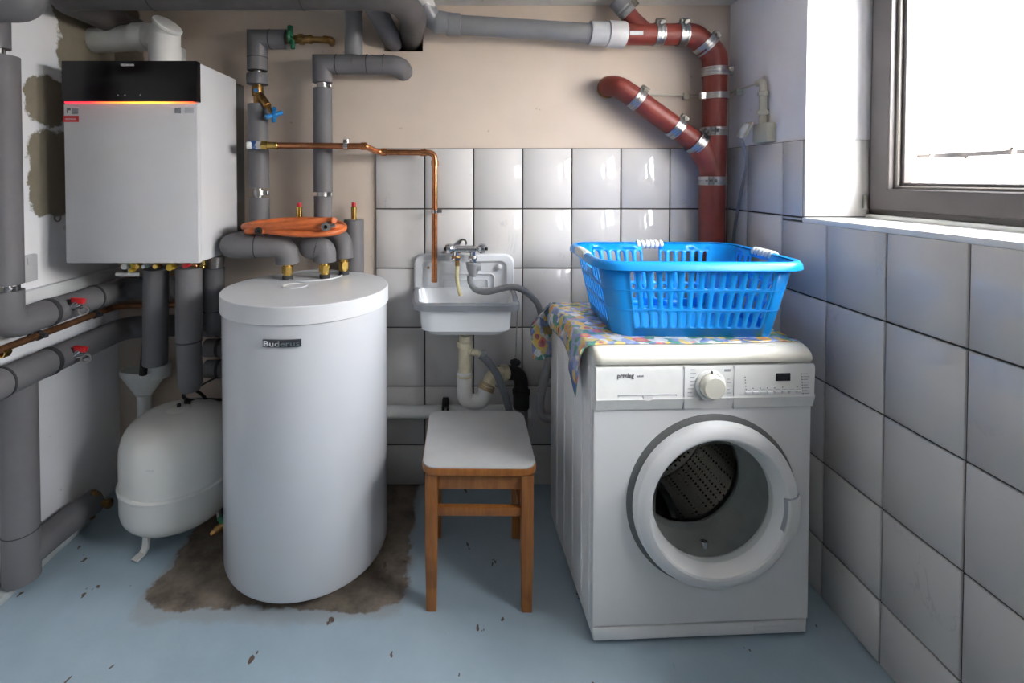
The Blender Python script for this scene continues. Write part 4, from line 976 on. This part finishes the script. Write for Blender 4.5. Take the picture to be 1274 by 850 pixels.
# cabinet: sides, back, bottom and a front sheet with the round door opening
part('cabinet', join(rbox(0, .012, .004, DP, .02, .800, .003), rbox(W - .012, W, .004, DP, .02, .800, .003), rbox(.008, W - .008, DP - .012, DP, .02, .800, .003), rbox(.008, W - .008, .01, DP - .005, .02, .032, .003)), M['white'], wm)
for yy in (.03, .105, .20, .30, .40):
    part('side_rib', rbox(-.0035, .002, yy - .006, yy + .006, .05, .77, .003), M['white'], wm)
nseg = 64; vs, fs = [], []
x0_, x1_, z0_, z1_ = .001, W - .001, .052, .66
for k in range(nseg):
    w = 2 * math.pi * k / nseg; dx, dz = math.cos(w), math.sin(w)
    tx = ((x1_ - DCX) if dx > 0 else (x0_ - DCX)) / dx if abs(dx) > 1e-6 else 9; tz = ((z1_ - DCZ) if dz > 0 else (z0_ - DCZ)) / dz if abs(dz) > 1e-6 else 9
    tt = min(tx, tz); vs += [(DCX + dx * RH, .0, DCZ + dz * RH), (DCX + dx * tt, .0, DCZ + dz * tt), (DCX + dx * RH, .012, DCZ + dz * RH)]
for k in range(nseg):
    l = (k + 1) % nseg; fs += [(k*3, l*3, l*3+1, k*3+1), (k*3, k*3+2, l*3+2, l*3)]
n0 = len(vs); corners = [(x0_, z0_), (x1_, z0_), (x1_, z1_), (x0_, z1_)]
for cx, cz in corners:
    ww = math.atan2(cz - DCZ, cx - DCX) % (2 * math.pi); k = int(ww / (2 * math.pi) * nseg); l = (k + 1) % nseg
    vs.append((cx, 0, cz)); fs.append((k*3+1, l*3+1, len(vs) - 1))
part('front_sheet', (vs, fs), M['white'], wm, 30)
for xx in (0, W - .006): part('front_edge', rbox(xx, xx + .006, .0, .016, .05, .66, .0025), M['white'], wm)
kp = part('kick_plate', rbox(.002, W - .004, -.001, .02, .010, .047, .004), M['white'], wm)
part('filter_flap', rbox(.46, .56, -.0025, .0, .022, .034, .001, 1), M['white'], kp)
for x in (.05, W - .05):
    for y in (.05, DP - .05): part('foot', cyl((x, y, 0), (x, y, .022), .02), M['rubber'], wm)
# top with rounded cream front edge
prof = [(.50, .781), (.006, .781), (-.010, .786), (-.014, .796), (-.010, .808), (.002, .819), (.022, .8255), (.05, HT), (.50, HT)]
prof2 = prof
tl = loft([[(x, y, z) for y, z in prof] for x in (.004, .012)] and
          [[(.0005, y + .012 if y < .1 else y, z - .004 if z > .8 else z + .001) for y, z in prof], [(.006, y + .003 if y < .1 else y, z - .001 if z > .8 else z) for y, z in prof], [(.02, y, z) for y, z in prof], [(W - .02, y, z) for y, z in prof],
           [(W - .006, y + .003 if y < .1 else y, z - .001 if z > .8 else z) for y, z in prof], [(W - .0005, y + .012 if y < .1 else y, z - .004 if z > .8 else z + .001) for y, z in prof]])
part('top_plate', tl, M['cream'], wm, 50)
# control panel
pprof = [(.02, .781), (-.010, .779), (-.014, .770), (-.012, .700), (-.016, .692), (-.006, .660), (.02, .658)]
def panel(xa, xb): return loft([[(xa, y, z) for y, z in pprof], [(xb, y, z) for y, z in pprof]])
cpn = part('control_panel', join(panel(.002, .246), panel(.2468, .385), panel(.3857, W - .001)), M['white_plastic'], wm, 40)
YP = -.0135
part('drawer', loft([[(x, y - .0009, z) for y, z in ((-.0122, .7025), (-.012, .700), (-.016, .692), (-.0065, .6625), (.0, .662), (.0, .7025))] for x in (.064, .224)]), M['white_plastic'], cpn)
part('drawer_gap', join(box(.0625, .2255, -.0141, 0, .7028, .7042), box(.0625, .0638, -.0128, 0, .692, .704), box(.2242, .2255, -.0128, 0, .692, .704)), M['printlight'], cpn)
part('drawer_grip', lathe([(0, 0), (.016, 0), (.014, .004), (0, .004)], (.145, -.0125, .7015), (0, -1, 0), 20, a0=180, a1=360), M['white'], cpn)
part('panel_seam', join(box(.2455, .2472, -.0146, 0, .66, .779), box(.3850, .3856, -.0148, 0, .66, .779)), M['printlight'], cpn)
g = text('privileg', .0185, (.060, YP - .0006, .752), (1, 0, 0), (0, 0, 1), .0003, bold=.0002)
mx = max(v.x for v in g[0]); part('lettering', ([V((.060 + (v.x - .060) * .046 / (mx - .060), v.y, v.z)) for v in g[0]], g[1]), M['print'], cpn)
part('model_print', join(*[box(.115 + k * .0046, .1184 + k * .0046, YP - .001, YP, .753, .7575 + (k % 2) * .001) for k in range(4)]), M['printlight'], cpn)
kn = part('dial', lathe([(0, 0), (.042, 0), (.042, .006), (.036, .010)], (.319, -.012, .728), (0, -1, 0), 40), M['white_plastic'], cpn)
part('dial_knob', lathe([(.034, 0), (.034, .008), (.031, .018), (.028, .021), (0, .022)], (.319, -.018, .728), (0, -1, 0), 40), M['cream'], kn)
part('dial_mark', box(.3175, .3205, -.0235, -.018, .762, .769), M['black'], kn)
pr_ = []
for k in range(9): z = .770 - k * .0105; xk = .263 if k < 5 else .256; pr_.append(box(xk, xk + .012 + .004 * (k % 2), YP - .0006, YP, z, z + .0022))
for k in range(7): z = .742 - k * .0095; pr_.append(box(.366, .374 + .004 * (k % 3), YP - .0006, YP, z, z + .0020))
part('dial_print', join(*pr_), M['printlight'], cpn); part('dial_panel_print', box(.358, .376, YP - .0006, YP, .764, .771), M['printlight'], cpn)
part('display', rbox(.504, .546, YP - .0015, YP + .002, .735, .757, .001, 1), M['display'], cpn)
for k in range(8):
    xk = .418 + k * .0205; part('button', rbox(xk, xk + .0175, -.0175, -.01, .7005, .7085, .0012, 1), M['white'], cpn)
ld = [(.417 + .0008 * k, .748 - k * .0085) for k in range(5)] + [(.440 + .0205 * k, .7165) for k in range(4)] + [(.524, .718), (.566, .719)] + [(.578 + .0006 * k, .754 - .0078 * k) for k in range(8)]
part('indicator', join(*[box(x - .0012, x + .0012, YP - .001, YP, z - .0012, z + .0012) for x, z in ld]), M['print'], cpn)
part('legend', join(*([box(.582 + .0006 * k, .596 + .004 * (k % 2), YP - .0006, YP, .753 - .0078 * k, .7550 - .0078 * k) for k in range(8)] + [box(.420 + k * .0205, .433 + k * .0205, YP - .0006, YP, .7115, .7125) for k in range(8)])), M['printlight'], cpn)
# door
DC = V((DCX, 0, DCZ))
part('door_recess', lathe([(.205, .004), (.232, .004), (.240, -.002), (.243, .0), (.240, .002), (.228, .008), (.205, .012)], DC, (0, -1, 0), 72, closed=True), M['seal_dark'], wm)
dr = part('door_ring', lathe([(.205, .004), (.226, .006), (.230, .012), (.2295, .022), (.225, .032), (.216, .039), (.204, .0425), (.195, .0425), (.190, .040), (.186, .033), (.174, .012), (.168, -.004), (.170, -.010), (.205, -.010)], DC, (0, -1, 0), 96, closed=True), M['white'], wm, 22)
hd = part('door_handle', lathe([(.187, .030), (.188, .0465), (.192, .0485), (.208, .0485), (.221, .044), (.230, .035), (.2335, .022), (.2335, .010), (.215, .006)], DC, (0, -1, 0), 18, a0=-20, a1=7, closed=True, up=(0, 0, 1)), M['white_plastic'], dr, 22)
part('handle_gap', lathe([(.188, .0445), (.207, .0445), (.219, .041), (.229, .032), (.2315, .022), (.229, .010), (.188, .010)], DC, (0, -1, 0), 4, a0=7, a1=7.6, closed=True, up=(0, 0, 1)), M['printlight'], dr)
part('handle_gap', lathe([(.1852, .034), (.1872, .044), (.1872, .020), (.1852, .020)], DC, (0, -1, 0), 14, a0=-20, a1=7, closed=True, up=(0, 0, 1)), M['printlight'], dr)
gl = part('door_glass', lathe([(.167, .014), (.165, .006), (.160, -.02), (.150, -.06), (.135, -.085), (.11, -.10), (0, -.106)], DC, (0, -1, 0), 64), M['doorglass'], dr, 60)
part('glass_catch', join(lathe([(0, 0), (.008, .004), (.010, .02), (0, .024)], DC + V((-.01, .015, -.15)), (0, .2, 1), 12)), M['chrome'], dr)
part('gasket', lathe([(.207, -.004), (.200, -.012), (.196, -.06), (.190, -.10), (.176, -.125), (.162, -.130), (.158, -.125), (.160, -.135), (.168, -.142), (.20, -.142)], DC, (0, -1, 0), 72), M['gasket'], wm)
# drum
def mk_drum():
    m, nt, b = new_mat('perforated_steel'); setin(b, Metallic=1.0, Roughness=.22); co = objco(nt)
    vo = nt.nodes.new('ShaderNodeTexVoronoi'); setin(vo, Scale=62.0, Randomness=.15); nt.links.new(co, vo.inputs['Vector'])
    k = ramp(nt, vo.outputs['Distance'], .22, .30)
    nt.links.new(mixc(nt, k, (.02, .02, .02), (.62, .60, .58)), b.inputs['Base Color']); return m
dm = part('drum', lathe([(.168, -.150), (.172, -.152), (.235, -.165), (.24, -.18), (.24, -.46), (.225, -.472), (.12, -.462), (0, -.455)], DC, (0, -1, 0), 72), mk_drum(), wm, 40)
part('drum_lip', lathe([(.166, -.146), (.172, -.146), (.174, -.156), (.164, -.156)], DC, (0, -1, 0), 72, closed=True), M['chrome'], dm)
for k in range(3):
    w = R(30 + 120 * k); d = V((math.cos(w), 0, math.sin(w))); sd = V((-d.z, 0, d.x))
    base = DC + d * .238
    lp = []
    for yy, s_, h_ in ((.20, .012, .03), (.26, .028, .075), (.38, .03, .08), (.445, .016, .04)):
        c0 = base + V((0, yy, 0)); lp.append([c0 - sd * s_ * 1.4, c0 - sd * s_ - d * h_ * .6, c0 - sd * s_ * .45 - d * h_, c0 + sd * s_ * .45 - d * h_, c0 + sd * s_ - d * h_ * .6, c0 + sd * s_ * 1.4])
    part('paddle', loft(lp), M['steel'], dm, 50)
part('drum_spider', lathe([(.09, -.458), (.085, -.444), (.05, -.436), (.03, -.425), (0, -.42)], DC, (0, -1, 0), 40), M['steel'], dm)

# ------------------------------------------------------------------ floral oilcloth
def mk_floral():
    m, nt, b = new_mat('floral_oilcloth'); co = objco(nt); setin(b, Roughness=.22)
    mp = nt.nodes.new('ShaderNodeVectorMath'); mp.operation = 'ADD'
    nz = nt.nodes.new('ShaderNodeTexNoise'); setin(nz, Scale=18.0, Detail=4.0); nt.links.new(co, nz.inputs['Vector'])
    sc_ = nt.nodes.new('ShaderNodeVectorMath'); sc_.operation = 'SCALE'; sc_.inputs['Scale'].default_value = .035; nt.links.new(nz.outputs['Color'], sc_.inputs[0])
    nt.links.new(co, mp.inputs[0]); nt.links.new(sc_.outputs[0], mp.inputs[1]); v = mp.outputs[0]
    v1 = nt.nodes.new('ShaderNodeTexVoronoi'); setin(v1, Scale=21.0, Randomness=.85); nt.links.new(v, v1.inputs['Vector'])
    v2 = nt.nodes.new('ShaderNodeTexVoronoi'); setin(v2, Scale=38.0, Randomness=1.0); nt.links.new(v, v2.inputs['Vector'])
    d = v1.outputs['Distance']; s2 = nt.nodes.new('ShaderNodeSeparateXYZ'); nt.links.new(v1.outputs['Color'], s2.inputs[0]); s3 = nt.nodes.new('ShaderNodeSeparateXYZ'); nt.links.new(v2.outputs['Color'], s3.inputs[0])
    bg = mixc(nt, ramp(nt, noise(nt, v, 12, 4), .40, .56), (.10, .17, .42), (.36, .42, .66))
    bg = mixc(nt, ramp(nt, s3.outputs[0], .58, .60), bg, (.06, .26, .17))
    bg = mixc(nt, ramp(nt, s3.outputs[1], .72, .74), bg, (.72, .72, .70))
    bg = mixc(nt, ramp(nt, s3.outputs[2], .76, .78), bg, (.72, .52, .12))
    pet = mixc(nt, ramp(nt, s2.outputs[0], .48, .52), (.82, .48, .05), (.70, .16, .16))
    c = mixc(nt, ramp(nt, d, .50, .46), bg, pet)
    n = nt.nodes.new('ShaderNodeMapRange'); 
    ce = mixc(nt, ramp(nt, s2.outputs[1], .48, .52), (.42, .07, .05), (.80, .30, .06))
    k1 = math_n(nt, 'SUBTRACT', 1, ramp(nt, d, .37, .42)); k1 = math_n(nt, 'MULTIPLY', k1, ramp(nt, s2.outputs[2], .30, .34))
    c = mixc(nt, k1, bg, pet)
    k2 = math_n(nt, 'MULTIPLY', math_n(nt, 'SUBTRACT', 1, ramp(nt, d, .19, .24)), ramp(nt, s2.outputs[2], .30, .34))
    c = mixc(nt, k2, c, ce)
    c = mixc(nt, math_n(nt, 'MULTIPLY', ramp(nt, noise(nt, co, 60, 4, .7), .35, .65), .45), c, (.30, .33, .42)); nt.links.new(c, b.inputs['Base Color']); return m
M['floral'] = mk_floral()
t = root('tablecloth', 'shiny floral oilcloth on the washing machine hanging down one side', 'tablecloth', (mloc.x, mloc.y, 0), R(2.5), local=True)
ztop = HT + .0015
nx, ny = 30, 26
vs, fs = [], []
def dropz(v):   # how far the cloth hangs down the left side at depth fraction v (0 front, 1 rear)
    ks = [(0, .012), (.03, .06), (.055, .158), (.09, .160), (.17, .125), (.32, .088), (.55, .070), (.80, .068), (1, .078)]
    for (a, da), (b, db) in zip(ks, ks[1:]):
        if a <= v <= b: return da + (db - da) * (v - a) / (b - a)
    return ks[-1][1]
nd = 8
for j in range(ny + 1):
    v = j / ny; y = .030 + (.492 - .030) * v
    dz = dropz(v)
    for i in range(nd, 0, -1):
        f = i / nd; bul = -.008 - .010 * math.sin(f * 2.2) * (1 + .5 * math.sin(v * 9)) - .012 * f * (1 - v) * (v < .25)
        vs.append((bul, y + .01 * f * math.sin(v * 6), ztop - .004 - dz * f))
    vs.append((-.003, y, ztop - .001))
    for i in range(nx + 1):
        u = i / nx; x = .004 + (W - .012) * u
        vs.append((x, y + (.004 * math.sin(u * 9) if j == 0 else 0), ztop + .0012 * max(0, math.sin(u * 23 + v * 5)) * (1 if v < .1 else .3)))
cn = nd + 1 + nx + 1
for j in range(ny):
    for i in range(cn - 1): fs.append((j*cn+i, j*cn+i+1, (j+1)*cn+i+1, (j+1)*cn+i))
o = part('cloth', (vs, fs), M['floral'], t, 60); sm = o.modifiers.new('thick', 'SOLIDIFY'); sm.thickness = .0014; sm.offset = 1
# loose fold sticking out at the rear corner
vs, fs = [], []
A = [(0, .50, ztop), (-.035, .50, ztop - .022), (-.082, .47, ztop - .078), (-.090, .455, ztop - .092)]
for j in range(9):
    f = j / 8
    for i in range(9):
        u = i / 8
        x = -.088 * u * (1 - .12 * f) + .002; y = .492 - .02 * u + .012 * math.sin(u * 5 + f * 2)
        zt_ = ztop - .002 - .092 * max(0, u - .05) ** .9
        zb_ = ztop - .208 + .012 * u + .006 * math.sin(u * 6)
        vs.append((x, y - .01 * f, zt_ + (zb_ - zt_) * f))
for j in range(8):
    for i in range(8): fs.append((j*9+i, j*9+i+1, (j+1)*9+i+1, (j+1)*9+i))
o = part('loose_fold', (vs, fs), M['floral'], t, 60); sm = o.modifiers.new('thick', 'SOLIDIFY'); sm.thickness = .0014
vs = [(.0, .492, ztop - .001), (-.086, .472, ztop - .090), (-.07, .515, ztop - .085), (.0, .515, ztop - .004)]
o = part('loose_fold', (vs, [(0, 1, 2, 3)]), M['floral'], t, 60); sm = o.modifiers.new('thick', 'SOLIDIFY'); sm.thickness = .0014
vs = [(-.086, .470, ztop - .088), (.002, .488, ztop - .088), (.002, .486, ztop - .118), (-.085, .467, ztop - .116)]
o = part('hem_band', (vs, [(0, 1, 2, 3)]), pm('yellow_hem', (.50, .36, .14), .4, var=.2, scale=30), t, 60); sm = o.modifiers.new('thick', 'SOLIDIFY'); sm.thickness = .003

# ------------------------------------------------------------------ laundry basket
bz0 = ztop + .003; BH = .222
bk = root('laundry_basket', 'bright blue slotted plastic laundry basket with grey grips on the floral cloth', 'laundry basket', (.704, 1.580, bz0), R(-1.5), local=True)
def per(hx, hy, r, s):   # point on a rounded rectangle at arc fraction, param list below
    pass
NC = 8
def ringpts(v):
    e = v; hx, hy, r = .236 + (.284 - .236) * e, .170 + (.206 - .170) * e, .055 + .01 * e
    return hx, hy, r
# columns round the wall: ('s', u0,u1) straight segments in fractions per side, corners sampled
sides = [('front', 14), ('right', 9), ('rear', 14), ('left', 9)]
def wallpt(side, u, v):
    hx, hy, r = ringpts(v); z = BH * v
    if side == 'front': return V((-hx + r + u * 2 * (hx - r), -hy, z))
    if side == 'right': return V((hx, -hy + r + u * 2 * (hy - r), z))
    if side == 'rear': return V((hx - r - u * 2 * (hx - r), hy, z))
    return V((-hx, hy - r - u * 2 * (hy - r), z))
def cornpt(side, k, v):
    hx, hy, r = ringpts(v); z = BH * v
    a0, cx, cy_ = {'front': (-90, hx - r, -hy + r), 'right': (0, hx - r, hy - r), 'rear': (90, -hx + r, hy - r), 'left': (180, -hx + r, -hy + r)}[side]
    w = R(a0 + 90 * k / NC); return V((cx + r * math.cos(w), cy_ + r * math.sin(w), z))
vs, fs = [], []
def quadp(ps):
    n = len(vs); vs.extend(ps); fs.append((n, n+1, n+2, n+3))
vr = [0, .10, .13, .36, .40, .63, .67, .90, 1.0]      # solid bands and slot rows
slotrows = [(.10, .36), (.36, .63), (.63, .91)]
for side, ncol in sides:
    for (v0, v1) in [(0, .10), (.91, 1.0)]:
        for i in range(ncol):
            if v0 > .5 and side in ('rear', 'left', 'right') and abs(i - (ncol - 1) / 2) <= (1 if side == 'rear' else 1): 
                if side == 'rear' : continue
            quadp([wallpt(side, i/ncol, v0), wallpt(side, (i+1)/ncol, v0), wallpt(side, (i+1)/ncol, v1), wallpt(side, i/ncol, v1)])
    for ri, (v0, v1) in enumerate(slotrows):
        for i in range(ncol):
            ua, ub = i/ncol, (i+1)/ncol
            if ri == 2 and side == 'rear' and abs(i - (ncol - 1) / 2) <= 1: continue
            if ri == 2 and side in ('left', 'right') and abs(i - (ncol - 1) / 2) <= 2:
                if abs(i - (ncol - 1) / 2) <= 1.1:
                    vm = v0 + (v1 - v0) * .55; quadp([wallpt(side, ua, v0), wallpt(side, ub, v0), wallpt(side, ub, vm), wallpt(side, ua, vm)]); continue
            cu, cv = (ua + ub) / 2, (v0 + v1) / 2; hu, hv = (ub - ua) * .24, (v1 - v0) * .40
            hole, rect = [], []
            for k in range(16):
                w = 2 * math.pi * (k + .5) / 16; cw, sw = math.cos(w), math.sin(w)
                e = .38
                hole.append((cu + hu * math.copysign(abs(cw) ** .55, cw), cv + hv * (math.copysign(abs(sw) ** .62, sw) if sw > 0 else math.copysign(abs(sw) ** .35, sw))))
                m_ = max(abs(cw), abs(sw)); rect.append((cu + (ub - ua) / 2 * cw / m_, cv + (v1 - v0) / 2 * sw / m_))
            base = len(vs)
            vs.extend(wallpt(side, a, b) for a, b in hole); vs.extend(wallpt(side, a, b) for a, b in rect)
            for k in range(16):
                l = (k + 1) % 16; fs.append((base + k, base + l, base + 16 + l, base + 16 + k))
            for cxn, czn in ((ua, v0), (ub, v0), (ub, v1), (ua, v1)):
                ang = math.atan2((czn - cv) / (v1 - v0), (cxn - cu) / (ub - ua)) % (2 * math.pi); k = int(round(ang / (2 * math.pi) * 16 - .5 - .5)) % 16; l = (k + 1) % 16
                vs.append(wallpt(side, cxn, czn)); fs.append((base + 16 + k, base + 16 + l, len(vs) - 1))
    for k in range(NC):
        quadp([cornpt(side, k, 0), cornpt(side, k+1, 0), cornpt(side, k+1, 1), cornpt(side, k, 1)])
# floor of the basket
hx, hy, r = ringpts(0); fl_ = [(a, b, 0) for a, b in rrect(hx, hy, r, NC)]
n = len(vs); vs.extend(V(p) for p in fl_); fs.append(tuple(range(n, n + len(fl_))))
bm = bmesh.new(); bv = [bm.verts.new(v) for v in vs]
for f in fs:
    try: bm.faces.new([bv[i] for i in f])
    except ValueError: pass
bmesh.ops.remove_doubles(bm, verts=bm.verts, dist=.0004); bm.verts.index_update()
g = [v.co.copy() for v in bm.verts], [tuple(w.index for w in q.verts) for q in bm.faces]; bm.free()
o = part('shell', g, M['bluebasket'], bk, 40); sm = o.modifiers.new('thick', 'SOLIDIFY'); sm.thickness = .0028; sm.offset = 0
# horizontal moulded lines, rim
def loop_at(v, off, z, n=NC):
    hx, hy, r = ringpts(v); return [V((a, b, z)) for a, b in rrect(hx + off, hy + off, r + off, n)]
rim = [loop_at(1, -.001, BH - .006), loop_at(1, .020, BH - .020), loop_at(1, .024, BH - .018), loop_at(1, .022, BH - .004), loop_at(1, .015, BH + .004), loop_at(1, .006, BH + .006), loop_at(1, -.001, BH + .003)]
part('rim', loft(rim, False, False), M['bluebasket'], bk, 50)
for v in (.36, .63): 
    part('moulded_line', loft([loop_at(v, .001, BH * v - .0015), loop_at(v, .0035, BH * v), loop_at(v, .001, BH * v + .0015)], False, False), M['bluebasket'], bk, 50)
def grip(c, d, L):
    d = V(d); nseg_ = 6; gs = []
    for k in range(nseg_):
        p = V(c) + d * (L * (k + .5) / nseg_ - L / 2); gs.append(lathe([(.0125, -L / nseg_ / 2), (.0165, -L / nseg_ * .3), (.0165, L / nseg_ * .2), (.0125, L / nseg_ / 2)], p, d, 16))
    gs.append(cyl(V(c) - d * (L / 2), V(c) + d * (L / 2), .0128, 16))
    part('grip', join(*gs), M['grip'], bk)
grip((0, .206 + .011, BH - .004), (1, 0, 0), .10); grip((-.284 - .011, .0, BH - .004), (0, 1, 0), .11); grip((.284 + .011, .0, BH - .004), (0, 1, 0), .11)
